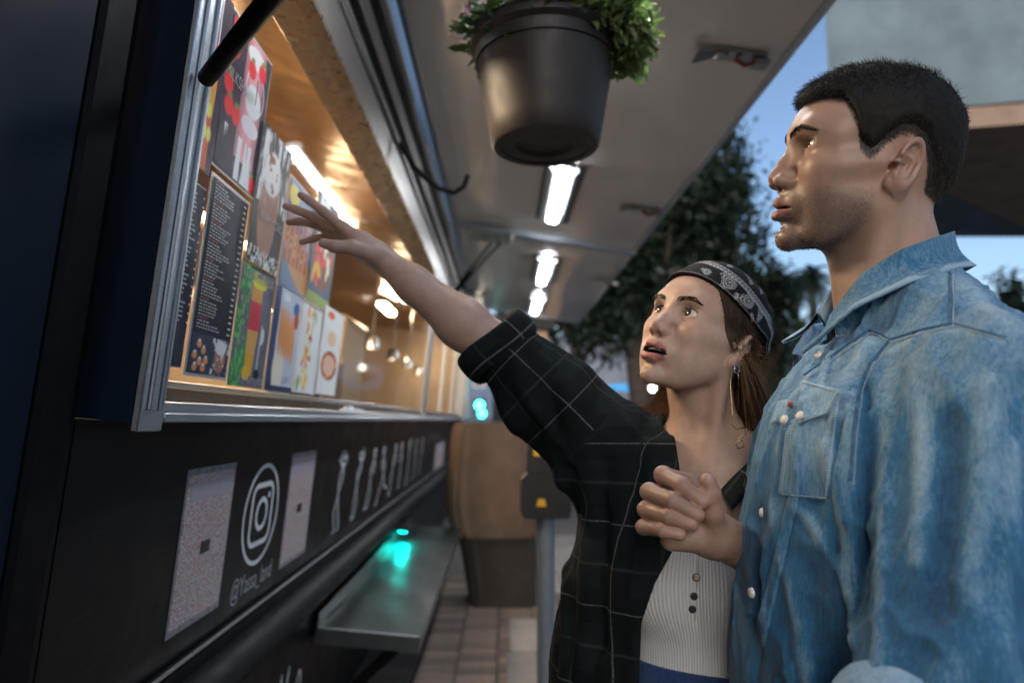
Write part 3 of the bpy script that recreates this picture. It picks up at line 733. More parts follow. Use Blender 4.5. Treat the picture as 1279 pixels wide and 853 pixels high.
        mixc(C, el(u, v, .82, .85, .13, .08, .2), (.04,.12,.30)); mixc(C, el(u, v, .86, .74, .10, .10, .2), (.35,.08,.05)); mixc(C, el(u, v, .42, .93, .14, .05, .2), (.7,.7,.68)); mixc(C, (v < .05)*1., (.04,.05,.10))
    elif kind == 'wrap':
        C[:] = (.48,.50,.55); mixc(C, g2*.4, (.62,.63,.66))
        for k in range(60): mixc(C, el(u, v, .40+.16*(r.random()-.5)*2, .08+.82*r.random(), .07, .028, .3, r.random()*3), [(.58,.22,.06),(.66,.42,.12),(.42,.06,.05),(.68,.55,.30)][k % 4])
        mixc(C, el(u, v, .14, .10, .06, .10, .3), (.10,.32,.08)); mixc(C, el(u, v, .66, .86, .04, .09, .3, .3), (.12,.36,.1))
    elif kind == 'bowl':
        C[:] = (.50,.52,.56); mixc(C, g2*.4, (.62,.63,.66)); mixc(C, el(u, v, .5, .34, .42, .18, .1), (.25,.10,.05)); mixc(C, el(u, v, .5, .34, .32, .13, .1), (.52,.36,.28))
        for k in range(30):
            a = r.random()*6.28; mixc(C, el(u, v, .5+.34*math.cos(a), .34+.145*math.sin(a), .06, .025, .3), [(.5,.06,.05),(.62,.25,.08),(.15,.10,.05)][k % 3])
        mixc(C, el(u, v, .5, .66, .25, .10, .2), (.62,.40,.28)); mixc(C, el(u, v, .35, .92, .2, .05, .2), (.5,.14,.06))
    return C
M_sheet = {}
def sheet(name, corners, kind, label, off, texts=(), border=0., nu=90, group=None, cat='poster'):
    """a printed sheet on the truck side: corners TL TR BR BL in photo pixels"""
    q = [T(*c, off) for c in corners]
    y0, y1 = (q[0][0]+q[3][0])/2, (q[1][0]+q[2][0])/2; z1, z0 = (q[0][1]+q[1][1])/2, (q[2][1]+q[3][1])/2
    w, h = y1-y0, z1-z0; nv = int(nu*h/max(w, .05)); nv = min(max(nv, 40), 200)
    o = MB().box((-.0012,0,0), (0,w,h)).build(name, M_paper); 
    wp = to_world((off,y0,z0)); o.location = wp; o.rotation_euler = (0, LEAN, 0)
    tag(o, label, cat, group)
    b = border
    uu, vv = np.meshgrid(np.linspace(0,1,nu), np.linspace(0,1,nv)); u, v = uu.ravel(), vv.ravel()
    V = np.stack([np.full_like(u, .0005)+.0006*np.sin(v*9+u*4), b+u*(w-2*b), b+v*(h-2*b)], 1)
    i = np.arange(nv*nu).reshape(nv, nu); Q = np.stack([i[:-1,:-1].ravel(), i[:-1,1:].ravel(), i[1:,1:].ravel(), i[1:,:-1].ravel()], 1)
    V[:,0] = np.abs(V[:,0])+.0006
    C = paint(kind, u, v); C = np.clip((C*1.75)**1.18, .002, .9)
    arr_mesh('print', V, Q, M_print, o, colors=C, world=False)
    for (body, tu, tv, frac, m, rotz) in texts:
        me, co = text_mesh(body, 1.); bb0, bb1 = co.min(0), co.max(0); s = frac*w/(bb1[0]-bb0[0])
        c2 = np.stack([np.full(len(co), .0024)+co[:,2]*0, tu*w+(co[:,0]-bb0[0])*s, tv*h+(co[:,1]-bb0[1])*s*1.25], 1)
        me.vertices.foreach_set('co', c2.astype(np.float32).ravel()); me.update(); me.materials.append(m); link('lettering', me, o)
    return o, w, h
OFF = .058
sheet('poster', ((262,-40),(291,8),(262,218),(238,204)), 'orange_drink', 'poster of an orange fruit drink topped with berries, beside the strawberry poster', OFF)
sheet('poster', ((291,8),(341,82),(317,248),(263,206)), 'milkshake', 'large strawberry milkshake poster with white lettering', OFF-.004, [('MILKSHAKE', .02, .575, .62, M_ink, 0)], border=.004)
sheet('poster', ((332,155),(366,193),(343,342),(304,325)), 'frappe', 'iced coffee poster with white lettering across the cup', OFF, [('FRAPPUCCINO', .22, .33, .76, M_ink, 0)])
M_line = mat('grey_ink', (.42,.43,.45), .4, var=.04)
def menu_sheet(corners, kind, label, off, border, seed, n):
    o, w, h = sheet('menu_board', corners, kind, label, off, (), border, cat='menu')
    r = random.Random(seed); a, b_, c_ = MB(), MB(), MB()
    for k in range(n):                                   # rows of print too small to read
        z = h*(.97-.74*k/n); hh = h*.74/n*.5; y = w*.09
        m = c_ if k % 6 == 0 else a
        end = w*(.28 if k % 6 == 0 else .35+.25*r.random())
        while y < end:
            l = w*(.02+.05*r.random()); m.add([(.0026,y,z-hh),(.0026,y+l,z-hh),(.0026,y+l,z),(.0026,y,z)], [(0,1,2,3)]); y += l+w*.018
        if k % 6 and k % 2: b_.add([(.0026,w*.82,z-hh),(.0026,w*.89,z-hh),(.0026,w*.89,z),(.0026,w*.82,z)], [(0,1,2,3)])
    for m, mm in ((a, M_line), (b_, M_ink), (c_, M_redink)): tag(m.build('print_rows', mm, o, fix=False), kind='stuff')
menu_sheet(((264,218),(311,248),(284,474),(229,471)), 'list', 'black menu list with red headings, two food pictures at its foot', OFF-.006, .006, 4, 46)
menu_sheet(((238,224),(258,236),(226,458),(204,459)), 'list_narrow', 'black price list hung beside the window frame', OFF-.002, .002, 9, 30)
sheet('poster', ((302,325),(343,347),(327,486),(285,481)), 'cocktail', 'poster of a layered fruit cocktail in a tall glass', OFF-.004, [('FAKHFAKHINA', .10, .88, .84, M_ink, 0), ('MIX OF FRUIT & JUICES', .18, .015, .80, M_ink, 0)], border=.0)
sheet('poster', ((364,222),(397,252),(378,376),(345,352)), 'kebab', 'blue poster of grilled skewers on a wooden board', OFF-.004, (), border=.003)
sheet('poster', ((399,240),(427,268),(406,388),(381,374)), 'platter', 'poster of a mixed grill platter with orange and red pieces', OFF)
sheet('poster', ((344,356),(378,371),(363,490),(331,487)), 'pastry', 'pale blue poster of long fried pastries', OFF, [('ZALABIA', .5, .10, .42, M_ink, 0)])
sheet('poster', ((379,374),(405,384),(392,492),(364,490)), 'wrap', 'pale grey poster of a loaded wrap with herbs', OFF-.004)
sheet('poster', ((406,384),(430,392),(417,494),(393,492)), 'bowl', 'pale grey poster of a round bowl of food', OFF)
# blank code sheets (their codes are left out), camera logo, handle, dancers
_m = NT('pale_code_sheet'); _v = _m.coord('Object'); _s = _m.ramp(_m.noise(420, 2, .7, _v), [(.42, (.14,.11,.12)), (.52, (.68,.66,.70))]); _r = _m.ramp(_m.noise(190, 3, .7, _v), [(.50, (1,1,1)), (.58, (1.,.45,.42))])
_m.l(_m.mix(1., _s, _r, 'MULTIPLY'), _m.b.inputs['Base Color']); _m.set(Roughness=.35); M_code = _m.mat; M_code2 = mat('sheet_reflection', (.40,.38,.46), .35, var=.1, vscale=60); M_lam = mat('laminate_edge', (.22,.23,.25), .3)
def code_sheet(c, label):
    q = [T(*x, .002) for x in c]; y0, y1 = (q[0][0]+q[3][0])/2, (q[1][0]+q[2][0])/2; z1, z0 = (q[0][1]+q[1][1])/2, (q[2][1]+q[3][1])/2; w, h = y1-y0, z1-z0
    o = MB().box((0,0,0), (.0012,w,h)).build('printed_sheet', M_lam); o.location = to_world((.0006,y0,z0)); o.rotation_euler = (0, LEAN, 0); tag(o, label, 'sheet')
    MB().box((.0013,.006,.012), (.0019,w-.006,h-.012)).build('paper', M_code, o)
    MB().box((.0021,.02,h*.80), (.0025,w-.02,h-.026)).build('reflection_band', M_code2, o)  # darker upper band: a reflection on the sheet put into its colour
    MB().box((.0021,w*.42,h*.44), (.0026,w*.60,h*.52)).build('mark', M_dark, o)
code_sheet(((235,587),(297,577),(272,755),(207,803)), 'large laminated pale sheet stuck low on the black truck side before the camera logo')
code_sheet(((367,566),(397,562),(379,691),(347,711)), 'laminated pale sheet between the camera logo and the dancing figures')
code_sheet(((546,553),(557,551),(551,583),(541,587)), 'small pale sheet at the front end of the truck after the dancing figures')
def ring_strip(pts, w, closed=True):
    """flat line of width w along points (y, z)"""
    n = len(pts); vs, fs = [], []
    for i in range(n):
        a = np.array(pts[(i-1) % n if closed else max(i-1, 0)]); b = np.array(pts[(i+1) % n if closed else min(i+1, n-1)]); t = b-a; t = t/max(np.linalg.norm(t), 1e-9); nn = np.array([-t[1], t[0]])
        p = np.array(pts[i]); vs += [(0, *(p+nn*w/2)), (0, *(p-nn*w/2))]
    m = n if closed else n-1
    for i in range(m): j = (i+1) % n; fs.append((2*i, 2*j, 2*j+1, 2*i+1))
    return vs, fs
def rounded(cx, cz, a, r, n=8):
    out = []
    for k, (sx, sz) in enumerate(((1,1),(-1,1),(-1,-1),(1,-1))):
        for i in range(n+1):
            t = math.pi/2*(k+i/n); out.append((cx+sx*(a-r)+r*math.cos(t), cz+sz*(a-r)+r*math.sin(t)))
    return out
cy_, cz_ = T(326, 641); rr_ = abs(T(326, 584)[1]-T(326, 699)[1])/2
lg = empty('camera_logo', to_world((.0012,cy_,cz_))); lg.rotation_euler = (0, LEAN, 0); tag(lg, 'white outline camera logo in a ring on the black truck side', 'logo')
circ = lambda r, n=48, c=(0,0): [(c[0]+r*math.cos(2*math.pi*i/n), c[1]+r*math.sin(2*math.pi*i/n)) for i in range(n)]
for nm, pts, w in (('outer_ring', circ(rr_), rr_*.09), ('camera_outline', rounded(0,0,rr_*.60,rr_*.26), rr_*.11), ('lens_ring', circ(rr_*.30), rr_*.11)):
    MB().add(*ring_strip(pts, w)).build(nm, M_white, lg, fix=False)
MB().add([(0,*p) for p in circ(rr_*.07, 16, (rr_*.36, rr_*.36))], [tuple(range(16))]).build('flash_dot', M_white, lg, fix=False)
me, co = text_mesh('@Yassa_land', 1., 'handle_lettering'); ta, tb_ = T(286, 752), T(338, 706); s_ = (tb_[0]-ta[0])/(co[:,0].max()-co[:,0].min())
c2 = np.stack([co[:,2]*0+.0012, (co[:,0]-co[:,0].min())*s_, co[:,1]*s_*1.25], 1); me.vertices.foreach_set('co', c2.astype(np.float32).ravel()); me.update(); me.materials.append(M_white)
o = link('handle_lettering', me); o.location = to_world((0.0008, ta[0], ta[1])); o.rotation_euler = (0, LEAN, 0); tag(o, 'white handwritten style account name under the camera logo', 'lettering')
rf = random.Random(5)
POSES = ['with both arms arched overhead', 'kneeling with one arm raised', 'leaning sideways with bent knees', 'striding with one leg kicked back', 'standing slim with arms close', 'standing with hands on hips', 'tall with one arm up', 'bowing slightly forward', 'small and upright']
ORD = ['first', 'second', 'third', 'fourth', 'fifth', 'sixth', 'seventh', 'eighth', 'ninth']
for k in range(9):
    yk = 2.42+.297*k; zt = T(429, 566)[1]; h = .27*(1-.02*(k % 3))
    f = empty('line_figure', to_world((.0014,yk,zt-h))); f.rotation_euler = (0, LEAN, 0); tag(f, 'white line figure '+POSES[k]+', '+ORD[k]+' in the row after the sheets', 'figure', 'dancing figures along the truck side')
    a = lambda s: rf.uniform(-s, s)*h
    hip = (a(.05), h*.48); neck = (hip[0]+a(.10), h*.80); head = (neck[0]+a(.03), h*.90)
    seg = [('head', circ(h*.055, 14, head), True), ('torso', [neck, (neck[0]-.05*h, h*.74), (hip[0]-.03*h, h*.60), hip, (hip[0]+.035*h, h*.60), (neck[0]+.05*h, h*.74)], True)]
    for s in (-1, 1):
        up = k in (0, 6) or (k == 1 and s > 0)
        el_ = (neck[0]+s*h*.10, h*(.93 if up else .66)); ha = (neck[0]+s*h*(.02 if up else .04), h*(1.03 if up else .55))
        kn = (hip[0]+s*h*(.03+.05*rf.random()), h*(.24+.05*rf.random())); ft = (kn[0]+a(.08)+(s*h*.12 if k == 3 else 0), h*(.02 if not (k == 3 and s > 0) else .18))
        seg += [('arm', [neck, el_, ha], False), ('leg', [hip, kn, ft, (ft[0]-.05*h, ft[1]-.01*h)], False)]
    for nm, pts, cl in seg: MB().add(*ring_strip([(q[0]*2.1, q[1]) for q in pts], h*.040, cl)).build(nm, M_white, f, fix=False)
# big rounded lettering low on the skirt
for k, (px, py, r) in enumerate(((357,838,.055),(372,858,.035))):
    a = T(px, py, -.010); o = MB().add(*ring_strip([(r*.62*math.cos(t), r*1.4*math.sin(t)) for t in np.linspace(0, 2*math.pi, 32, endpoint=False)], .012)).build('painted_letter', M_white, fix=False)
    o.location = to_world((-.0105, *a)); o.rotation_euler = (0, LEAN, 0); tag(o, ['large white rounded letter on the truck skirt under the shelf end', 'small white rounded letter on the truck skirt beside a larger one'][k], 'lettering')

# ---------------------------------------------------------------- hanging flower pot
pc = P3(681, 118, 1.45); aw_ = to_world(plane_hit(681, -150))
px_m = FPX/1.45
R1, R0, HP = 99/px_m, 70/px_m, 146/px_m
pot = empty('hanging_pot', (pc[0], pc[1], pc[2]-HP/2)); tag(pot, 'dark brown plastic pot of flowers hanging from the awning', 'flower pot')
m_pot = mat('brown_plastic', (.024,.019,.018), .5, var=.15, vscale=9, bump=.1, bscale=50)
prof = [(0,.012),(R0*.5,.012),(R0*.55,.004),(R0*.80,.004),(R0*.84,.0),(R0*.96,0),(R0,.006)]+[(R0+(R1*.90-R0)*t, .006+HP*.74*t) for t in (.2,.4,.6,.8,1)]+[(R1*.93,HP*.765),(R1*.93,HP*.87),(R1*.965,HP*.885),(R1*1.0,HP*.905),(R1*1.0,HP*.95),(R1*.965,HP*.985),(R1*.99,HP),(R1*.93,HP),(R1*.86,HP*.9),(R1*.3,HP*.88),(0,HP*.88)]
MB().lathe(prof, n=64).build('pot', m_pot, pot, True)
top_z = None
for k in range(3):
    a = k*2.094+2.6; x, y = R1*.95*math.cos(a), R1*.95*math.sin(a)
    hz_ = to_world((0,0,0))[2]
    ap = np.array([0, 0, .62])
    MB().tube([(x,y,HP*.93),(x*.6,y*.6,HP+.18),tuple(ap)], .0022, 6).build('hanger_wire', M_trim, pot, True)
hk = to_local(np.array(pot.location)+[0,0,.62]); zt_ = awning_z(hk[0])-.004
hk_w = to_world((hk[0], hk[1], zt_)); MB().tube([(0,0,.615),(.0,0,.65),tuple(hk_w-np.array(pot.location))], .003, 8).build('hanger_hook', M_trim, pot, True)
MB().lathe([(0,HP*.87),(R1*.88,HP*.87),(R1*.88,HP*.875),(0,HP*.9)], n=32).build('soil', mat('soil', (.02,.014,.01), .9), pot)
def leaf_cloud(name, m, parent, n, centre, size, l, seed, droop=0., flat=.0):
    r = np.random.default_rng(seed); V, Q = [], []
    for k in range(n):
        d = r.normal(size=3); d /= np.linalg.norm(d); p = np.array(centre)+d*np.array(size)*r.random()**.4
        a = r.normal(size=3); a[2] += .5-droop; a /= np.linalg.norm(a); b = np.cross(a, r.normal(size=3)); b /= max(np.linalg.norm(b), 1e-6); L = l*r.uniform(.6,1.4); w = L*.16; c = np.cross(a, b)*L*.12
        b0 = len(V); V += [p, p+a*L*.35+b*w+c, p+a*L*.7+b*w*.8+c, p+a*L, p+a*L*.7-b*w*.8+c, p+a*L*.35-b*w+c]
        Q += [(b0,b0+1,b0+2,b0+3), (b0,b0+3,b0+4,b0+5)]
    o = MB(); o.v = [tuple(x) for x in V]; o.f = Q; o.m = [0]*len(Q); return o.build(name, m, parent, 'all', fix=False)
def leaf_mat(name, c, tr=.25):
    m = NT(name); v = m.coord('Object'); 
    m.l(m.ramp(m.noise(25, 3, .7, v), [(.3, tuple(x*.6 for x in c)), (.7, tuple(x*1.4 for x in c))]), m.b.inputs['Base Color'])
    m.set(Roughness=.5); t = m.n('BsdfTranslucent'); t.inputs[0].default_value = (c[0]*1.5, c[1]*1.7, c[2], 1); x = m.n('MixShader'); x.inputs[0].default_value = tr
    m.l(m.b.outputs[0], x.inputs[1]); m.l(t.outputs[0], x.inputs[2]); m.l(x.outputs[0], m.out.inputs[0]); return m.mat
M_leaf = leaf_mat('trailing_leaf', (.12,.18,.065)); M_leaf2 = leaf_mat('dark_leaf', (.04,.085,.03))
tag(leaf_cloud('foliage', M_leaf2, pot, 1100, (0,0,HP*1.06), (R1*1.08,R1*1.05,.075), .055, 3), kind='stuff')
tag(leaf_cloud('trailing_foliage', M_leaf, pot, 900, (R1*1.02,-.02,HP*.98), (.07,.10,.075), .030, 5, droop=1.1), kind='stuff')
tag(leaf_cloud('trailing_foliage', M_leaf, pot, 800, (R1*.40,-R1*.75,HP*1.10), (.15,.05,.055), .034, 6, droop=.2), kind='stuff')
rfl = random.Random(12); mw, mp = mat('white_petal', (.68,.66,.70), .6), mat('mauve_petal', (.22,.06,.13), .6)
def flower(c, s, m, nm='blossom'):
    b = MB()
    for k in range(5):
        a = k*1.2566; d = np.array([math.cos(a), math.sin(a), .0]); e = np.array([-math.sin(a), math.cos(a), 0]); up = np.array([0,0,1.])
        pts = [(0,0,0), d*s*.5+e*s*.3+up*s*.12, d*s+up*s*.25, d*s*.5-e*s*.3+up*s*.12]; b.add(pts, [(0,1,2,3)])
    o = b.build(nm, m, pot, fix=False); o.location = c; o.rotation_euler = (rfl.uniform(-.9,.9)+1.0, rfl.uniform(-.8,.8), rfl.uniform(0,6)); return o
for k in range(70):
    a = rfl.uniform(2.7,5.2) if k < 46 else rfl.uniform(5.2,7.0); r_ = R1*rfl.uniform(1.0,1.22)
    flower((r_*math.cos(a), r_*math.sin(a), HP*1.02+rfl.uniform(.0,.085)), rfl.uniform(.013,.021), mp if (k % 3 == 0 and k < 46) else mw)
MB().tube([(-R1*.9,-.06,HP*1.0),(-R1*1.02,-.08,HP*1.03),(-R1*1.1,-.09,HP*.99)], [.003,.004,.001], 6).build('stem', M_leaf2, pot, True)

# ---------------------------------------------------------------- parking meter and bin on the pavement
mc = P3(681, 616, 2.6); mt = empty('parking_meter', (mc[0], 2.6, .1)); tag(mt, 'black parking meter on a grey steel post beside the brown bin', 'parking meter')
ZH = mc[2]-.1
MB().lathe([(0,0),(.07,0),(.07,.012),(.036,.02),(.0335,.03),(.0335,ZH-.07),(0,ZH-.07)], n=28).build('post', mat('grey_post', (.17,.20,.24), .4, metal=.3), mt, True)
b = MB(); b.prism([(-.082,-.085),(.082,-.085),(.092,-.06),(.092,.055),(.07,.075),(-.07,.075),(-.092,.055),(-.092,-.06)], 1, -.06, .06); o = b.build('housing', mat('meter_black', (.012,.012,.013), .38), mt); o.location = (0,0,ZH)
MB().prism([(-.07,.0),(.07,.0),(.065,.11),(.045,.15),(-.045,.15),(-.065,.11)], 1, -.045, .045).build('meter_top', mat('meter_top_black', (.014,.014,.015), .35), mt).location = (0,0,ZH+.0765)
MB().box((-.045,-.05,.10), (.045,-.0455,.135)).build('yellow_plate', mat('yellow_label', (.55,.32,.02), .4), mt).location = (0,0,ZH+.04)
MB().prism([(-.016,-.02),(.02,-.02),(.014,.006),(-.010,.006)], 1, -.064, -.0605).build('yellow_sticker', mat('yellow_sticker', (.6,.33,.02), .4), mt).location = (-.02,0,ZH-.02)
# bin: bulging ribbed tan shell over a tapering base, shade put into its dark colour
bb = P3(618, 640, 4.7); bn = empty('litter_bin', (bb[0], 4.75, .1)); tag(bn, 'tall brown ribbed bin with tapered base darkened as shade beside the truck', 'bin')
sx = 4.75/FPX
def bin_ring(z, hw, n=84, amp=.008, depth=.26, cx=0.):
    out = []
    for i in range(n):
        a = 2*math.pi*i/n; c, s = math.cos(a), math.sin(a); e = .38; x = hw*math.copysign(abs(c)**e, c); y = depth*math.copysign(abs(s)**e, s); k = 1+amp*(1 if (i//2) % 2 else -1)/.3
        out.append((cx+x*k, y*k, z))
    return out
ZB = lambda py: P3(618, py, 4.5)[2]-.1
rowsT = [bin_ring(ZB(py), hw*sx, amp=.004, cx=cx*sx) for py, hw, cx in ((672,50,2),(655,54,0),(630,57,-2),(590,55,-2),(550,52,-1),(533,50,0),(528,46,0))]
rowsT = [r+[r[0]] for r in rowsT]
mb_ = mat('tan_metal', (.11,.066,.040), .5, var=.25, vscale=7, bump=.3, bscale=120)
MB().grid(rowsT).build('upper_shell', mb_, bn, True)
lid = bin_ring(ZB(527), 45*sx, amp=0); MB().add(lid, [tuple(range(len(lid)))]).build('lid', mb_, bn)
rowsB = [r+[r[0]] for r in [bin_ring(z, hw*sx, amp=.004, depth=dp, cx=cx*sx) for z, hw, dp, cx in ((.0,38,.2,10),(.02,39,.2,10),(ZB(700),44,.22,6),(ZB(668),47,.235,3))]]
MB().grid(rowsB).build('base', mat('shaded_bin_base', (.035,.026,.02), .6, var=.2), bn, True)
tb2 = MB()                                            # jagged shadow edge shaped as teeth where shell meets base
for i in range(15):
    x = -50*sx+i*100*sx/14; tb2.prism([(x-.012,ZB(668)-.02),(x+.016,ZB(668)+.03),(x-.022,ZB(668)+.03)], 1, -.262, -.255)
tag(tb2.build('shadow_edge', mb_, bn), kind='stuff')

# ---------------------------------------------------------------- buildings, street, trees behind
M_conc = mat('rough_concrete', (.155,.215,.25), .9, var=.22, vscale=1.6, bump=.5, bscale=14, bdist=.02)
M_soff = mat('brown_soffit', (.30,.215,.165), .8, var=.25, vscale=2.2, bump=.3, bscale=10)
ov = empty('concrete_building', (6.3, 10, 0)); tag(ov, 'grey concrete building with a brown underside jutting over the street', 'building')
zb = P3(1195, 149, 9.5)[2]
fl = P3(1033, 60, 9.5)[0]; xr = 14.
fac = MB(); fac.hexa([(fl,9.5,zb),(xr,7.4,zb+.05),(xr+9,16,zb+.05),(fl*1.75,16,zb),(fl,9.5,zb+9),(xr,7.4,zb+9),(xr+9,16,zb+9),(fl*1.75,16,zb+9)])
o = fac.build('wall', M_conc, ov); o.location = (-6.3,-10,0)
q0 = P3(1120, 190, 9.9); v0 = ray(1185, 245); v1 = ray(1279, 287)
sa = CO+v0*((zb-.35-CAMZ)/v0[2]); sb_ = CO+v1*((zb-.35-CAMZ)/v1[2])
sf = MB(); sf.prism([(float(P3(1110,190,9.6)[0]),9.3),(xr,7.6),(xr,float(sb_[1]+(sb_[1]-sa[1])*1.2)),(float(sb_[0]),float(sb_[1])),(float(sa[0]),float(sa[1])),(float(P3(1110,190,10.6)[0]),10.6)], 2, zb-.3, zb-.004)
o = sf.build('soffit', M_soff, ov); o.location = (-6.3,-10,0)
for (x, y) in ((12.5,10.5),(13.2,20)):
    o = MB().box((x-.35,y-.35,0), (x+.35,y+.35,zb-.301)).build('column', M_conc, ov); o.location = (-6.3,-10,0)
pl_ = MB().prism([(fl+.55,zb+.55),(fl+1.2,zb+.55),(fl+1.2,zb+1.2),(fl+.55,zb+1.2)], 1, 9.3, 9.32)
def far_box(name, px0, px1, pyt, y, dep, col, label, win=(), zb_=0., roof=None):
    a, c = P3(px0, pyt, y), P3(px1, pyt, y); e = empty(name, ((a[0]+c[0])/2, y, 0)); tag(e, label, 'building')
    w = (c[0]-a[0])/2; h = a[2]
    MB().box((-w,0,zb_), (w,dep,h)).build('wall', mat(name+'_wall', col, .85, var=.15, vscale=1.2), e)
    MB().box((-w-.1,-.15,h), (w+.1,dep+.1,h+.25)).build('roof', mat(name+'_roof', roof or tuple(x*.5 for x in col), .8), e)
    nx = max(2, int(2*w/2.2)); nz = max(1, int(h/3.2))
    for i in range(nx):
        for j in range(nz):
            x = -w+(i+.5)*2*w/nx; z = 1.0+j*3.1
            if z+1.6 > h: continue
            f = MB().box((x-.5,-.03,z), (x+.5,-.004,z+1.4)).build('window', M_alu, e)
            MB().box((x-.42,-.045,z+.08), (x+.42,-.031,z+1.32)).build('pane', mat('dark_pane', (.05,.07,.10), .1), f)
    return e
far_box('shop_building', 688, 835, 428, 34, 8, (.26,.30,.38), 'pale blue grey shop front beyond the trees across the street')
far_box('dark_building', 965, 1120, 424, 40, 8, (.05,.075,.12), 'long low dark blue building beyond the hedge', roof=(.03,.04,.06))
far_box('street_building', 585, 640, 400, 60, 10, (.14,.20,.30), 'far bluish building at the end of the street')
far_box('dim_building', 832, 975, 470, 30, 6, (.10,.12,.16), 'low grey building behind the customers')
# kiosk under the far awning
kx = P3(655, 420, 11.); kk = empty('kiosk', (kx[0], 11., 0)); tag(kk, 'small dark kiosk with a beige corner post beyond the truck', 'kiosk')
kw = 40*11/FPX
MB().box((-kw,0,.1), (kw*.3,.9,P3(655,450,11)[2])).build('counter', mat('kiosk_dark', (.03,.028,.026), .7), kk)
MB().box((-kw*1.2,-.1,P3(655,412,11)[2]), (kw*.95,1.2,P3(655,394,11)[2])).build('roof', mat('kiosk_roof', (.025,.024,.024), .8), kk)
MB().box((kw*.30,-.02,.1), (kw*.72,.25,P3(655,413,11)[2])).build('post', mat('beige_post', (.42,.27,.17), .6), kk)
# round blue sign, street lamps, traffic signal
sg = P3(775, 497, 24.); o = empty('blue_sign', (sg[0], 24., 0)); tag(o, 'blue oval shop sign on two posts beyond the woman', 'sign')
pts = [(30*24/FPX*math.cos(t), 18*24/FPX*math.sin(t)) for t in np.linspace(0, 2*math.pi, 40, endpoint=False)]
MB().prism(pts, 1, -.05, .05).build('board', emit('blue_backlit', (.05,.26,.55), .35), o).location = (0,0,sg[2])
MB().prism([(x*.45,y*.5) for x, y in pts], 1, -.07, -.055).build('emblem', mat('grey_emblem', (.3,.32,.36), .5), o).location = (0,0,sg[2])
for s in (-.5, .5): MB().tube([(s,.1,0),(s,.1,sg[2])], .04, 8).build('post', M_dark, o)
M_bulb = emit('street_bulb', (1,.93,.78), 7); M_teal = emit('green_signal', (.02,.62,.55), 9); M_head = emit('headlamp_glow', (1,.86,.62), 16); M_red = emit('tail_glow', (.7,.03,.04), 3)
for (px, py, y, lb) in ((738,484,11.5,'street lamp with a glowing white globe in front of the blue grey shop'), (815,485,12.2,'street lamp with a glowing white globe beside the chin of the woman')):
    c = P3(px, py, y); e = empty('street_lamp', (c[0], y, 0)); tag(e, lb, 'lamp', 'globe street lamps')
    MB().lathe([(0,0),(.09,0),(.09,.3),(.045,.35),(.035,c[2]-.12),(.08,c[2]-.08),(0,c[2]-.08)], n=16).build('post', M_dark, e, True)
    MB().lathe([(.0,-.055)]+[(.055*math.sin(t), -.055*math.cos(t)+.0) for t in np.linspace(.4, math.pi, 10)], (0,0,c[2]), 20).build('globe', M_bulb, e, True)
c = P3(598, 513, 26); e = empty('traffic_signal', (c[0], 26, 0)); tag(e, 'traffic signal showing two green lights beyond the truck', 'traffic signal')
MB().lathe([(0,0),(.07,0),(.06,c[2]-.6),(0,c[2]-.6)], n=12).build('post', M_dark, e); MB().box((-.26,.02,-.62), (.30,.3,.45)).build('housing', M_dark, e).location = (0,0,c[2])
for (px, py, r_) in ((599,506,.16),(602,516,.13)):
    p = P3(px, py, 25.98); o = MB().lathe([(0,-.0),(r_*.8,.0),(r_,.03),(r_*.9,.05),(0,.06)], n=20).build('green_light', M_teal, e, True); o.rotation_euler.x = math.pi/2; o.location = (p[0]-c[0], .0, p[2])
# cars waiting at the junction
def car(px, py, y, col, label, lights, rear=False):
    g = on_ground(px, 524+CAMZ*FPX/y); e = empty('parked_car', (P3(px,py,y)[0], y, 0)); tag(e, label, 'car', 'cars down the street')
    pr = [(-2.1,.35),(-2.15,.75),(-1.5,.95),(-.9,1.4),(.7,1.45),(1.5,1.0),(2.1,.85),(2.15,.4)]
    MB().prism(pr, 0, -.85, .85).build('body', mat('car_paint', col, .25, coat=.6), e)
    MB().prism([(-1.35,.97),(-.88,1.34),(.66,1.38),(1.3,1.0)], 0, -.87, .87).build('window', mat('car_glass', (.02,.025,.03), .08), e)
    for sx_ in (-.8, .8):
        for yy in (-1.35, 1.35):
            o = MB().lathe([(0,-.1),(.2,-.1),(.33,-.09),(.34,0),(.33,.09),(.2,.1),(0,.1)], n=20).build('wheel', M_dark, e); o.rotation_euler.y = math.pi/2; o.location = (sx_,yy,.34)
        o = MB().lathe([(0,0),(.09,0),(.11,.03),(0,.05)], n=14).build('lamp', lights, e); o.rotation_euler.x = math.pi/2; o.location = (sx_*.8,-2.13,.68)
car(591, 525, 25, (.10,.11,.13), 'dark car with glowing headlamps under the traffic signal', M_head)
car(618, 524, 33, (.25,.05,.05), 'car with red tail lamps further along the street', M_red)
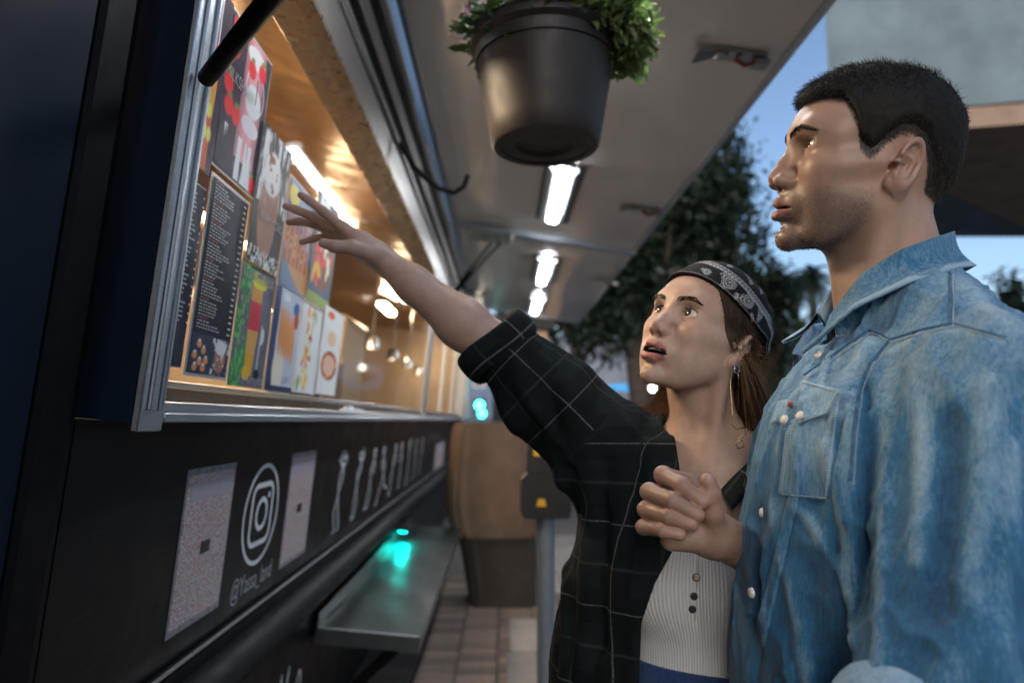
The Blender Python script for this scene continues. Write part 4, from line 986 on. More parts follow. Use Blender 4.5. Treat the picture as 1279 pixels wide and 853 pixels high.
# trees
def tree(name, label, base, h, crown_c, crown_r, n, seed, leaf=.35, m=None, tr=.22, limbs=9, cat='tree', group=None):
    e = empty(name, base); tag(e, label, cat, group); r = np.random.default_rng(seed); cc = np.array(crown_c); cr = np.array(crown_r)
    MB().tube([(0,0,0),(tr*.3,0,h*.25),(-tr*.2,tr*.2,h*.5),(cc[0]*.6,cc[1]*.6,cc[2])], [tr*1.2,tr,tr*.8,tr*.35], 10).build('trunk', M_bark, e, True)
    lm = MB(); ends = []
    for k in range(limbs):
        a = r.uniform(0, 6.28); s = h*r.uniform(.35,.7); d = np.array([math.cos(a)*cr[0]*.75, math.sin(a)*cr[1]*.75, r.uniform(-.3,.8)*cr[2]])
        p0 = np.array([0,0,s]); p2 = cc+d; pm = (p0+p2)/2+r.normal(size=3)*.2; lm.tube([p0,pm,p2], [tr*.4,tr*.25,tr*.08], 6); ends.append(p2)
    tag(lm.build('limbs', M_bark, e, True), kind='stuff')
    cl = [(r.normal(size=3)*.42*cr+cc) for _ in range(26)]+[p for p in ends]
    V, Q = [], []; nn = n//len(cl)
    for c in cl:
        rad_ = cr*r.uniform(.18,.34); P = c+r.normal(size=(nn,3))*rad_*.75
        A = r.normal(size=(nn,3)); A[:,2] -= .6; A /= np.linalg.norm(A, axis=1, keepdims=True); B_ = np.cross(A, r.normal(size=(nn,3))); B_ /= np.linalg.norm(B_, axis=1, keepdims=True)
        L = leaf*r.uniform(.5,1.3,(nn,1)); b0 = len(V)
        V += list(np.stack([P, P+A*L*.5+B_*L*.2, P+A*L, P+A*L*.5-B_*L*.2], 1).reshape(-1,3)); Q += [(b0+4*i,b0+4*i+1,b0+4*i+2,b0+4*i+3) for i in range(nn)]
    o = arr_mesh('crown', np.array(V), np.array(Q), m or M_tree, e, smooth=False, world=False); tag(o, kind='stuff'); return e
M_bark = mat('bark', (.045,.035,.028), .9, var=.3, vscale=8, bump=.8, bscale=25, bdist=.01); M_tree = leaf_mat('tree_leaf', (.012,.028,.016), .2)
def tree_at(name, label, px, y, py_top, py_bot, wpx, n, seed, **k):
    c = P3(px, (py_top+py_bot)/2, y); hh = (py_bot-py_top)*y/FPX/2; ww = wpx*y/FPX/2
    return tree(name, label, (c[0], y, 0), c[2], (0,0,c[2]), (ww, ww*.8, hh), n, seed, **k)
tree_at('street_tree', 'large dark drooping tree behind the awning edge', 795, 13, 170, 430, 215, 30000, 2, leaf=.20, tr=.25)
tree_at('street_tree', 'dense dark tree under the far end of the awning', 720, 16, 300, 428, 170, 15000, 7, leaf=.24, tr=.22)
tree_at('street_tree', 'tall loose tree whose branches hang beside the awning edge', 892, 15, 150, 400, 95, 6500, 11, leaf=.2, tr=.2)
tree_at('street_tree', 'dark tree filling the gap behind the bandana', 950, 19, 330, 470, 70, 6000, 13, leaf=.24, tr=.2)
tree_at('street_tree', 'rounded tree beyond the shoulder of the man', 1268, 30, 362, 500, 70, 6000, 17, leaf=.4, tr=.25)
# palms
def palm(px, py, y, label, s):
    c = P3(px, py, y); e = empty('palm_tree', (c[0], y, 0)); tag(e, label, 'palm', 'palms beyond the hedge'); r = random.Random(int(px))
    MB().tube([(0,0,0),(.15,0,c[2]*.5),(0,0,c[2])], [.3,.22,.2], 10).build('trunk', M_bark, e, True)
    f = MB()
    for k in range(46):
        a = k*2.4; el0 = r.uniform(-1.1,1.0); L = s*r.uniform(.8,1.1); pts = []
        for i in range(6):
            t = i/5; pts.append(np.array([math.cos(a)*L*t*math.cos(el0), math.sin(a)*L*t*math.cos(el0), c[2]+L*(t*math.sin(el0)-.55*t*t)]))
        sd = np.array([-math.sin(a), math.cos(a), 0])
        for i in range(5):
            for sg_ in (-1, 1):
                for j in (0, .5):
                    p = pts[i]*(1-j)+pts[i+1]*j; d = (pts[i+1]-pts[i]); q = p+sd*sg_*s*.22+d*.9-np.array([0,0,s*.10]); f.add([p, p+d*.45, q], [(0,1,2)])
    tag(f.build('crown', M_tree, e, fix=False), kind='stuff')
palm(1012, 342, 36, 'palm tree with a shaggy crown between the two customers', 1.4); palm(992, 352, 44, 'second palm tree just past the shaggy one', 1.5)
hz0 = P3(1000, 402, 28); hd = empty('hedge', (hz0[0], 28, 0)); tag(hd, 'clipped green hedge beyond the pavement', 'hedge')
r_ = np.random.default_rng(4); P_ = r_.uniform(-1, 1, (9000,3))*[4.5,.8,hz0[2]*.5]+[0,0,hz0[2]*.5+.1]; A_ = r_.normal(size=(9000,3)); A_ /= np.linalg.norm(A_, axis=1, keepdims=True); B2 = np.cross(A_, r_.normal(size=(9000,3))); B2 /= np.linalg.norm(B2, axis=1, keepdims=True)
tag(arr_mesh('leaves', np.stack([P_, P_+A_*.12+B2*.07, P_+A_*.28, P_+A_*.12-B2*.07], 1).reshape(-1,3), np.arange(36000).reshape(-1,4), leaf_mat('hedge_leaf', (.05,.085,.035)), hd, smooth=False, world=False), kind='stuff')
for x in (-3, 0, 3): MB().tube([(x,0,0),(x,0,hz0[2]*.8)], .06, 8).build('stem', M_bark, hd)
# ---------------------------------------------------------------- people
f32 = np.float32
def frame(fwd_az):
    f = np.array([math.cos(fwd_az), math.sin(fwd_az), 0]); return np.stack([f, [-f[1], f[0], 0], [0,0,1]], 1)     # columns: forward, left, up
def trace(f, px, py, t0=.45, t1=2.2, n=34):
    """first hit of the sight lines of photo pixels on a surface"""
    px, py = np.asarray(px, float), np.asarray(py, float)
    v = CF + CR*((px-PW/2)/FPX)[:,None] + CU*((PH/2-py)/FPX)[:,None]; v /= np.linalg.norm(v, axis=1, keepdims=True)
    t = np.full(len(px), t0)
    for _ in range(n): t = np.minimum(t + f((CO+v*t[:,None]).astype(f32))*.8, t1)
    return CO+v*t[:,None], t < t1-.01
def resample(poly, n):
    p = np.array(poly, float); s = np.r_[0, np.cumsum(np.linalg.norm(np.diff(p, axis=0), axis=1))]; q = np.linspace(0, s[-1], n)
    return np.stack([np.interp(q, s, p[:,k]) for k in range(p.shape[1])], 1)
def seg_dist(P, pts):
    d = np.full(len(P), 9., f32)
    for a, b in zip(pts[:-1], pts[1:]): d = np.minimum(d, cap(P, a, b, 0.))
    return d
def poly2d(px, poly):
    """signed distance (px) of pixels to a polygon, negative inside"""
    p = np.array(poly, float); d = np.full(len(px), 1e9); ins = np.zeros(len(px), bool)
    for a, b in zip(p, np.roll(p, -1, 0)):
        ab = b-a; t = np.clip(((px-a) @ ab)/(ab @ ab), 0, 1); d = np.minimum(d, np.linalg.norm(px-a-t[:,None]*ab, axis=1))
        c = ((a[1] > px[:,1]) != (b[1] > px[:,1])) & (px[:,0] < (b[0]-a[0])*(px[:,1]-a[1])/(b[1]-a[1]+1e-12)+a[0]); ins ^= c
    return np.where(ins, -d, d)
def panel(name, f, quad, m, parent, th=.002, n=(18,18), attrs=None, t0=.45, inset=.0):
    """a sewn-on piece following surface f: quad TL TR BR BL in pixels"""
    a, b, c, d = [np.array(x, float) for x in quad]; u = np.linspace(0,1,n[0]); v = np.linspace(0,1,n[1]); U, Vv = np.meshgrid(u, v)
    q = (1-Vv)[...,None]*((1-U)[...,None]*a+U[...,None]*b)+Vv[...,None]*((1-U)[...,None]*d+U[...,None]*c)
    X, _ = trace(f, q[...,0].ravel(), q[...,1].ravel(), t0); N = grad(f, X.astype(f32), .002)
    e = np.minimum(np.minimum(U, 1-U)*(n[0]-1), np.minimum(Vv, 1-Vv)*(n[1]-1)).ravel()
    o = np.where(e < .5, -.001, np.where(e < 1.5, th, th*.85)) 
    X = X+N*o[:,None]; i = np.arange(n[0]*n[1]).reshape(n[1], n[0]); Q = np.stack([i[:-1,:-1].ravel(), i[1:,:-1].ravel(), i[1:,1:].ravel(), i[:-1,1:].ravel()], 1)
    at = {k: fn(X) for k, fn in (attrs or {}).items()}
    return arr_mesh(name, X, Q, m, parent, attrs=at)
def seam_line(name, f, poly, m, parent, r=.0013, n=60, lift=.0004, dash=False, t0=.45):
    q = resample(poly, n); X, ok = trace(f, q[:,0], q[:,1], t0); N = grad(f, X.astype(f32), .002); X = X+N*lift; b = MB(); L = root_loc(parent)
    if dash:
        for i in range(0, n-1, 2): b.tube([X[i]-L, X[i+1]-L], r, 5)
        return tag(b.build(name, m, parent, 'all', fix=False), kind='stuff')
    b.tube(list(X-L), r, 6); return b.build(name, m, parent, 'all', fix=False)
def strands(name, roots, mids, tips, w, m, parent, width_axis=None, seg=5):
    """thin tapering ribbons along quadratic arcs (world space)"""
    n = len(roots); t = np.linspace(0,1,seg)[None,:,None]
    C = (1-t)**2*roots[:,None]+2*t*(1-t)*mids[:,None]+t*t*tips[:,None]
    T_ = np.gradient(C, axis=1); view = C-CO; s = np.cross(T_, view+_rng.normal(size=C.shape)*.25); s /= np.maximum(np.linalg.norm(s, axis=2, keepdims=True), 1e-9)
    ww = (np.asarray(w)*np.ones(n))[:,None,None]*np.linspace(1, .25, seg)[None,:,None]*.5
    V = np.stack([C-s*ww, C+s*ww], 2).reshape(-1, 3)
    base = (np.arange(n)*seg*2)[:,None]; k = np.arange(seg-1)[None]*2
    Q = np.stack([base+k, base+k+1, base+k+3, base+k+2], 2).reshape(-1, 4)
    return tag(arr_mesh(name, V, Q, m, parent), kind='stuff')
def skin_material(name, sss=.12):
    m = NT(name); a = m.attr('tint'); v = m.coord()
    n1 = m.ramp(m.noise(55, 5, .65, v), [(.3, (.90,.87,.86)), (.7, (1.08,1.06,1.06))]); n2 = m.ramp(m.noise(900, 2, .6, v), [(.35, (.93,.92,.92)), (.65, (1.05,1.05,1.05))])
    m.l(m.mix(1., m.mix(1., a.outputs['Color'], n1, 'MULTIPLY'), n2, 'MULTIPLY'), m.b.inputs['Base Color'])
    m.l(m.ramp(m.noise(120, 4, .6, v), [(.3, (.36,)*3), (.7, (.52,)*3)]), m.b.inputs['Roughness'])
    m.set(Subsurface_Weight=sss, Subsurface_Scale=.006, Specular_IOR_Level=.45); m.b.inputs['Subsurface Radius'].default_value = (1,.35,.2)
    h = m.math('ADD', m.noise(700, 3, .6, v), m.math('MULTIPLY', m.noise(160, 4, .6, v), 1.5)); m.bump(h, .22, .0006); return m.mat
def hair_material(name, c, rough=.35):
    m = NT(name); v = m.coord('Object', (1,1,.2)); m.l(m.ramp(m.noise(160, 3, .7, v), [(.3, tuple(x*.55 for x in c)), (.7, tuple(x*1.5 for x in c))]), m.b.inputs['Base Color']); m.set(Roughness=rough, Specular_IOR_Level=.25); return m.mat
def eyeballs(hd, parent, gaze, iris):
    R_, t_, s_, p = hd; me_m = tint_mat('eye', .06, .6, 1.)
    th = np.linspace(0, math.pi, 40); ph = np.linspace(0, 2*math.pi, 64, endpoint=False); TH, PHI = np.meshgrid(th, ph, indexing='ij')
    g = np.array(gaze, float); g /= np.linalg.norm(g); e1 = np.cross(g, [0,0,1.]); e1 /= np.linalg.norm(e1); e2 = np.cross(e1, g)
    D_ = np.cos(TH)[...,None]*g+np.sin(TH)[...,None]*(np.cos(PHI)[...,None]*e1+np.sin(PHI)[...,None]*e2); D_ = D_.reshape(-1,3); A = TH.ravel()
    A2 = np.arccos(np.clip(D_ @ g, -1, 1)); C = np.tile([.62,.60,.58], (len(D_),1)); C[A2 < .50] = (.02,.015,.012); C[A2 < .46] = iris; C[A2 < .20] = (.004,)*3
    i = np.arange(40*64).reshape(40,64); j = np.roll(i, -1, 1); Q = np.stack([i[:-1].ravel(), j[:-1].ravel(), j[1:].ravel(), i[1:].ravel()], 1)
    for sy in (1, -1):
        V = D_*np.array([12.6,15.2,12.6]); V = V*(1+.05*np.clip(1-A2/.5, 0, 1)[:,None]); V = V+np.array(p['eye'])*[1,sy,1]
        arr_mesh('eye', (V*.001*s_) @ R_.T+t_, Q, me_m, parent, colors=C)
def head_fn(pose, p):
    R_ = eul(*pose[0]); t_ = np.array(pose[1]); s_ = pose[2]; Rf, tf = R_.astype(f32), t_.astype(f32)
    loc = lambda P: ((P-tf) @ Rf)*f32(1000/s_)
    return (R_, t_, s_, p), loc, (lambda P: head_sdf(loc(P), p)*f32(s_/1000)), (lambda L: (np.asarray(L, float)*.001*s_) @ R_.T+t_)
def interp_deg(a, tab): x, y = zip(*tab); return np.interp(a, x, y)
def face_tint(L, p, skin, lip, stub=0.):
    """skin colours that belong to the face itself: lips, stubble, flush, brows, scalp"""
    C = np.tile(np.array(skin), (len(L),1)); y = np.abs(L[:,1]); Q = np.stack([L[:,0], y, L[:,2]], 1)
    flush = gauss(Q, (78,38,-14), (25,16,16))*.5+gauss(Q, (112,0,-16), (14,14,12))*.5+gauss(Q, (-8,84,0), (30,14,34))*.6
    C *= 1-flush[:,None]*np.array([.02,.14,.14])
    if stub:
        beard = np.clip((-L[:,2]-20-np.clip(60-L[:,0], 0, 60)*.18)/18, 0, 1)*np.clip((L[:,2]+128)/18, 0, 1)*np.clip((L[:,0]-6)/18, 0, 1)*(1-gauss(Q, (102,0,-52), (16,20,9))*.9)
        beard = np.maximum(beard, gauss(Q, (103,8,-36), (12,14,6)))
        g = fbm(L.astype(f32)*.9, 2); b = np.clip(beard*(.55+.7*g), 0, 1)*stub; C = C*(1-b[:,None])+np.array([.085,.072,.070])*b[:,None]
    op = p['open']; m = np.maximum(np.clip(1-np.abs((L[:,2]-(-45+op*.2)+np.minimum(y/22,1)**2*3)/4.6), 0, 1), np.clip(1-np.abs((L[:,2]-(-58.5-op*.6)-np.minimum(y/22,1)**2*5)/6.0), 0, 1))
    m = np.clip(m*2.2, 0, 1)*(y < 23)*(L[:,0] > 82); C = C*(1-m[:,None])+np.array(lip)*m[:,None]
    ins = (np.abs(L[:,2]+51+.2*op) < .8+op*.5)*(L[:,0] < 99)*(L[:,0] > 60)*(y < 24); C[ins.astype(bool)] = (.05,.012,.012)
    nos = gauss(Q, (104,6,-26), (5,3,3)); C *= 1-.6*nos[:,None]
    return C
# ================================================================ the woman
WP = dict(fem=1., open=9., eye=(71,31,20), lid=(7.6,5.2)); HW = ([-0.22163803,-0.32379653,3.81751988], [0.30791623,1.0592191,1.4389271], .94)
hw, wloc, f_whead, w_world = head_fn(HW, WP)
woman = empty('person', (.33, 1.12, .1)); tag(woman, 'person in black bandana and dark checked shirt over a white top, pointing at the menu', 'person')
NBw = np.array([.325,1.10,1.27]); TFw = frame(rad(244)).astype(f32)
tl_w = lambda P: (P-np.array([NBw[0],NBw[1],0], f32)) @ TFw
S_w, E_w, W_w = np.array([.178,1.17,1.272]), P3(618, 436, 1.16), P3(474, 321, 1.15)
sW = lambda px, py, d: P3(px, py, d)
FING = [  # index, middle, ring, little: mcp, pip, dip, tip (pixel, pixel, depth)
    [(429,284,1.125),(403,264,1.115),(387,251,1.115),(376,244,1.118)], [(426,290,1.142),(391,271,1.14),(370,262,1.143),(357,258,1.147)],
    [(424,296,1.158),(394,280,1.162),(374,277,1.165),(361,278,1.168)], [(427,301,1.172),(406,295,1.18),(390,299,1.183),(377,303,1.186)]]
FR = [(.0095,.0082,.0072,.0060), (.0095,.0080,.0070,.0058), (.0090,.0076,.0066,.0055), (.0085,.0068,.0060,.0050)]
THB = [(466,318,1.128),(440,309,1.108),(418,308,1.10),(404,304,1.10)]; THR = (.016,.0125,.0098,.0078)
def f_whand(P):
    d = cap(P, W_w, P3(452,306,1.145), .0215, .023); 
    for fg, r, k in zip(FING, FR, range(4)):
        m = P3(*fg[0]); d = smin(d, cap(P, P3(466,314+k*2,1.138+k*.008), m, .0165, .0105), .012)
    for fg, r in zip(FING, FR): d = smin(d, chain(P, [P3(*q) for q in fg], r, .004), .0045)
    t = [P3(*q) for q in THB]; d = smin(d, chain(P, t, THR, .006), .010)
    nail = gauss(P, t[3]+np.array([.0,-.006,.003]), (.006,.004,.006))*.0006
    return d-nail
def f_warm(P):
    m1 = E_w+(W_w-E_w)*.28
    d = cap(P, E_w, m1, .041, .0425); d = smin(d, cap(P, m1, E_w+(W_w-E_w)*.7, .0415, .029), .02); d = smin(d, cap(P, E_w+(W_w-E_w)*.7, W_w, .029, .0225), .02)
    d = smin(d, cap(P, S_w, E_w, .046, .040), .02)
    return smin(d, f_whand(P), .012)
neck0 = w_world((-20,0,-35))
def f_wtorso(P):
    q = tl_w(P); a = np.stack([q[:,0], np.abs(q[:,1]), q[:,2]], 1)
    d = ell(q, (0,0,1.13), (.095,.140,.19)); d = smin(d, ell(a, (.070,.068,1.075), (.055,.062,.06)), .05)
    d = smin(d, cap(a, (0,.03,1.25), (0,.15,1.235), .045, .05), .05); d = smin(d, ell(q, (0,0,.97), (.085,.122,.16)), .06); d = smin(d, ell(q, (-.01,0,.86), (.11,.16,.13)), .06)
    d = smin(d, cap(a, (.055,.012,1.235), (.02,.13,1.262), .007, .008), .016)
    return d
def f_wneck(P): 
    d = cap(P, neck0, NBw+[0,0,.0], .046, .052); fwd = TFw[:,0]
    for s in (-1, 1): d = smin(d, cap(P, w_world((-6,s*58,-30)), NBw+np.array(TFw[:,0])*.052+np.array(TFw[:,1])*s*.012-[0,0,.02], .011, .007), .02)
    return d
f_wup = lambda P: smin(smin(f_whead(P), f_wneck(P), .016), f_wtorso(P), .03)
V1, Q1 = sdf_mesh(f_wup, (.13,.88,1.07), (.50,1.26,1.60), .0019)
V2, Q2 = sdf_mesh(f_warm, (-.42,1.03,1.22), (.10,1.26,1.75), .0021)
def f_wlow(P):
    q = tl_w(P); a = np.stack([q[:,0], np.abs(q[:,1]), q[:,2]], 1)
    d = f_wtorso(P); d = smin(d, cap(a, (-.01,.085,.82), (0,.08,.48), .085, .055), .04); d = smin(d, cap(a, (0,.08,.48), (-.02,.08,.15), .055,.035), .03); d = smin(d, cap(a, (-.03,.08,.14), (.11,.09,.13), .03,.028), .03)
    L_ = [NBw+TFw[:,1]*.165-[0,0,.02], NBw+TFw[:,1]*.20-[0,0,.27], NBw+TFw[:,1]*.19+TFw[:,0]*.10-[0,0,.48]]
    d = smin(d, chain(P, L_, (.045,.038,.024), .02), .03); return smin(d, cap(P, L_[2], L_[2]+TFw[:,0]*.06-[0,0,.09], .028,.018), .02)
V3, Q3 = sdf_mesh(f_wlow, (-.05,.80,.06), (.72,1.5,1.30), .009)
SKW, LIPW = (.50,.345,.275), (.40,.145,.135)
C1 = face_tint(wloc(V1.astype(f32)), WP, SKW, LIPW)
Lw = wloc(V1.astype(f32))
C2 = np.tile(SKW, (len(V2),1)); nailc = gauss(V2, P3(*THB[3])+np.array([.0,-.007,.002]), (.006,.006,.006))[:,None]; C2 = C2*(1-nailc*.5)+np.array([.58,.40,.36])*nailc*.5
kn = sum(gauss(V2, P3(*fg[1]), (.007,)*3)+gauss(V2, P3(*fg[3]), (.006,)*3) for fg in FING); C2 = C2*(1-np.clip(kn, 0, 1)[:,None]*np.array([.04,.18,.18]))
C3 = np.tile(SKW, (len(V3),1))
M_skw = skin_material('skin_light', .14)
Vb = np.concatenate([V1,V2,V3]); Qb = np.concatenate([Q1,Q2+len(V1),Q3+len(V1)+len(V2)]); arr_mesh('body', Vb, Qb, M_skw, woman, colors=np.concatenate([C1,C2,C3]))
eyeballs(hw, woman, (1,-.27,.12), (.05,.028,.016))
# teeth
tt = MB()
for k in range(-4, 5):
    x = 96.5-.085*(k*4.6)**2/4; tt.box((x-5,k*5.0-2.3,-50.5), (x+.2,k*5.0+2.3,-45.8), bev=.8)
Vt = np.array(tt.v); to = MB(); to.v = [tuple(p) for p in w_world(Vt)-np.array(woman.location)]; to.f = tt.f; to.m = tt.m; tag(to.build('teeth', mat('teeth', (.62,.58,.52), .25), woman, True), kind='stuff')
# ---- ribbed white top
f_top = lambda P: smax(smin(f_wtorso(P), f_wneck(P), .03)-.0045-.0012*np.sin(tl_w(P)[:,2]*55+4*tl_w(P)[:,1])*np.clip((1.06-P[:,2])/.06, 0, 1), np.maximum((P[:,2]-(1.128+.9*np.abs(tl_w(P)[:,1])**1.25))*.8, .945-P[:,2]), .004)
Vt, Qt = sdf_mesh(f_top, (.10,.86,.80), (.56,1.30,1.31), .0034)
qt = tl_w(Vt.astype(f32)); m = NT('ribbed_cotton'); a = m.attr('uvw'); sp = m.n('SeparateXYZ'); m.l(a.outputs['Vector'], sp.inputs[0])
rib = m.math('SINE', m.math('MULTIPLY', sp.outputs[0], 2*math.pi/.0040)); m.l(m.ramp(m.math('ADD', m.math('MULTIPLY', rib, .5), .5), [(.0, (.60,.63,.68)), (.7, (.80,.83,.87))]), m.b.inputs['Base Color']); m.set(Roughness=.85); m.bump(rib, .6, .0008)
arr_mesh('ribbed_top', Vt, Qt, m.mat, woman, attrs={'uvw': np.stack([np.arctan2(qt[:,1], qt[:,0]+.02)*.12, qt[:,2], qt[:,0]], 1)})
top_o = woman.children[-1]
seam_line('placket', f_top, [(874,690),(872,720),(868,775)], mat('white_rib_edge', (.5,.5,.52), .8), top_o, .0012, t0=.85)
for (px, py) in ((869.5,721),(866.5,744),(864.5,760)):
    X, _ = trace(f_top, [px], [py], .85); N = grad(f_top, X.astype(f32), .002)[0]; b = MB().lathe([(0,.003),(.003,.0035),(.0052,.003),(.0056,.001),(.005,0),(0,0)], n=18).build('button', mat('dark_button', (.05,.04,.035), .25), top_o, True)
    b.location = X[0]-np.array(woman.location)+N*.0005; b.rotation_euler = Vector(N).to_track_quat('Z','Y').to_euler()
# ---- jeans and shoes
f_wj = lambda P: smax(f_wlow(P)-.010-.004*np.sin(P[:,2]*40), np.maximum(P[:,2]-.962, .17-P[:,2]), .01)
Vj, Qj = sdf_mesh(lambda P: smax(f_wj(P), np.abs(tl_w(P)[:,1])-.19, .01), (-.05,.80,.10), (.72,1.5,1.0), .007)
def denim(name, c0, c1, c2, scale=1.):
    m = NT(name); v = m.coord('Object'); fa = m.attr('fade')
    cloud = m.noise(16*scale, 6, .7, v); weave = m.noise(420, 2, .7, m.coord('Object', (1,1,.35))); slub = m.noise(230, 3, .7, m.coord('Object', (1,1,.06)))
    f = m.math('ADD', m.math('ADD', m.math('MULTIPLY', cloud, .30), m.math('MULTIPLY', fa.outputs['Fac'], .74)), m.math('ADD', m.math('MULTIPLY', slub, .46), m.math('MULTIPLY', weave, .36)))
    m.l(m.ramp(m.math('SUBTRACT', f, .32), [(.12, c0), (.46, c1), (.88, c2)]), m.b.inputs['Base Color']); m.set(Roughness=.85, Sheen_Weight=.15)
    h = m.math('ADD', m.math('MULTIPLY', weave, .6), slub); m.bump(h, .55, .0016); return m.mat
M_jean = denim('blue_jeans', (.008,.025,.09), (.02,.06,.19), (.10,.18,.36))
arr_mesh('jeans', Vj, Qj, M_jean, woman, attrs={'fade': np.clip(fbm(Vj.astype(f32)*14, 2), 0, 1)*.4})
for s in (-1, 1):
    c = NBw+TFw[:,1]*s*.082; fx = TFw[:,0].astype(float)
    def f_sh(P): return smin(cap(P, c*[1,1,0]+[0,0,.15]-fx*.035, c*[1,1,0]+[0,0,.135]+fx*.12, .038, .032), cap(P, c*[1,1,0]+[0,0,.15]-fx*.03, c*[1,1,0]+[0,0,.20]-fx*.03, .038, .04), .03)
    Vs, Qs = sdf_mesh(f_sh, c*[1,1,0]+[-.25,-.25,.08], c*[1,1,0]+[.25,.25,.26], .006); arr_mesh('shoe', Vs, Qs, mat('white_canvas', (.5,.5,.5), .7), woman)
# ---- checked shirt: body, raised sleeve with rolled cuff
slA, slM, slB = P3(738,548,1.155), P3(685,497,1.155), P3(626,434,1.16)
OPENW = [(838,470),(842,540),(850,592),(839,690),(818,728),(801,778),(796,900),(985,900),(962,700),(944,650),(928,606),(942,560),(948,480)]
FOLDW = [([(640,450),(668,505),(705,570)], .010, .012), ([(660,430),(700,490),(760,560)], .008, .012), ([(720,500),(745,600),(735,720),(728,850)], .011, .016), ([(780,540),(775,640),(765,760),(760,850)], .010, .015), ([(700,600),(707,700),(705,850)], .008, .012), ([(690,470),(690,520),(700,560)], -.008, .012), ([(750,560),(757,650),(750,800)], -.009, .014), ([(815,560),(806,680),(784,850)], .006, .010), ([(640,500),(690,560),(720,590)], -.006, .010)]
def f_wshirt0(P):
    q = tl_w(P); a = np.stack([q[:,0], np.abs(q[:,1]), q[:,2]], 1)
    d = ell(q, (0,0,1.12), (.122,.172,.22)); d = smin(d, ell(a, (.072,.07,1.075), (.072,.08,.08)), .05); d = smin(d, cap(a, (0,.03,1.235), (0,.16,1.225), .062,.068), .06)
    d = smin(d, ell(q, (.01,-.055,.86), (.145,.205,.40)), .07); d = smin(d, ell(q, (0,.04,.86), (.14,.18,.36)), .07)
    d = smax(d, .70-P[:,2], .01)
    sl = cap(P, slA, slM, .086, .073); sl = smin(sl, cap(P, slM, slB, .073, .056), .03)
    d = smin(d, sl, .055)
    L_ = [NBw+TFw[:,1]*.165-[0,0,.02], NBw+TFw[:,1]*.205-[0,0,.27]]; d = smin(d, cap(P, L_[0], L_[1], .07, .062), .04)
    ax = (slB-slM)/np.linalg.norm(slB-slM); d = smax(d, ((P-slB) @ ax.astype(f32))-.012, .008)
    return d
_fw = [(trace(f_wshirt0, *resample(p, 14).T, .8)[0], a, s) for p, a, s in FOLDW]
def foldsum(P, folds):
    out = np.zeros(len(P), f32)
    for pts, a, s in folds:
        lo, hi = pts.min(0)-3.2*s, pts.max(0)+3.2*s; k = np.flatnonzero((P[:,0] > lo[0]) & (P[:,0] < hi[0]) & (P[:,1] > lo[1]) & (P[:,1] < hi[1]) & (P[:,2] > lo[2]) & (P[:,2] < hi[2]))
        if len(k): out[k] += (a*np.exp(-.5*(seg_dist(P[k], pts)/s)**2)).astype(f32)
    return out
def f_wshirt1(P):
    d = f_wshirt0(P); near = np.abs(d) < .06
    if near.any():
        Pn = P[near]; ds = 1.5*foldsum(Pn, _fw)+.024*(fbm(Pn*np.array([14,14,6], f32), 2)-.5)+.009*(fbm(Pn*np.array([34,34,26], f32), 2)-.5); d = d.copy(); d[near] -= ds
    return d
_tc = NBw+TFw[:,0]*.0
def f_wshirt(P):
    d = f_wshirt1(P); px = project(P.astype(float)); s2 = poly2d(px, OPENW)*(np.linalg.norm(P-CO, axis=1)/FPX)
    dep = (P-NBw.astype(f32)) @ TFw[:,0]; cut = np.maximum(s2.astype(f32), -(dep+.0))
    d = smax(d, -cut, .004)
    nk = cap(P, NBw+np.array([0,0,-.06]), neck0+np.array([0,0,.0]), .058, .066); return smax(d, -nk, .006)
Vs, Qs = sdf_mesh(f_wshirt, (-.09,.83,.66), (.66,1.42,1.50), .0042, newton=1)
qs = tl_w(Vs.astype(f32)); ax = (slB-slA)/np.linalg.norm(slB-slA); sl_t = (Vs-slA) @ ax; sd = cap(Vs.astype(f32), slA, slB, 0.); on_sl = (sd < .105) & (sl_t > .01) & (qs[:,1] < -.12)
r0 = np.cross(ax, [0,1,0]); r0 /= np.linalg.norm(r0); r1 = np.cross(ax, r0); rel = Vs-slA-sl_t[:,None]*ax
ang = np.arctan2(rel @ r1, rel @ r0)
u = np.where(on_sl, ang*.075+.02, np.arctan2(qs[:,1], qs[:,0]+.03)*.17); v = np.where(on_sl, sl_t+.035, qs[:,2])
m = NT('checked_flannel'); a = m.attr('uvw'); sp = m.n('SeparateXYZ'); m.l(a.outputs['Vector'], sp.inputs[0]); wob = m.noise(30, 2, .5, m.coord())
def stripe(o, period, w, ph):
    x = m.math('FRACT', m.math('ADD', m.math('DIVIDE', o, period), ph)); d_ = m.math('ABSOLUTE', m.math('SUBTRACT', x, .5)); return m.math('LESS_THAN', d_, w/period/2)
ln = m.math('MAXIMUM', stripe(sp.outputs[0], .118, .0019, .3), stripe(sp.outputs[1], .118, .0019, .62)); tw = m.noise(500, 2, .7, m.coord())
ln2 = m.math('MAXIMUM', stripe(sp.outputs[0], .118, .004, .8), stripe(sp.outputs[1], .118, .004, .12))
bnd = m.math('MAXIMUM', stripe(sp.outputs[0], .118, .05, .3), stripe(sp.outputs[1], .118, .05, .62))
basec = m.mix(m.math('MULTIPLY', bnd, .6), m.ramp(tw, [(.3, (.0050,.0095,.0105)), (.7, (.010,.019,.021))]), m.ramp(tw, [(.3, (.0022,.0035,.004)), (.7, (.005,.008,.009))]))
m.l(m.mix(m.math('MULTIPLY', ln, m.ramp(m.noise(260, 3, .8, m.coord()), [(.32, (.12,)*3), (.62, (1,)*3)])), m.mix(m.math('MULTIPLY', ln2, .6), basec, (.035,.045,.048)), (.13,.145,.15)), m.b.inputs['Base Color']); m.set(Roughness=.85, Specular_IOR_Level=.2); m.bump(tw, .3, .001); M_flan = m.mat
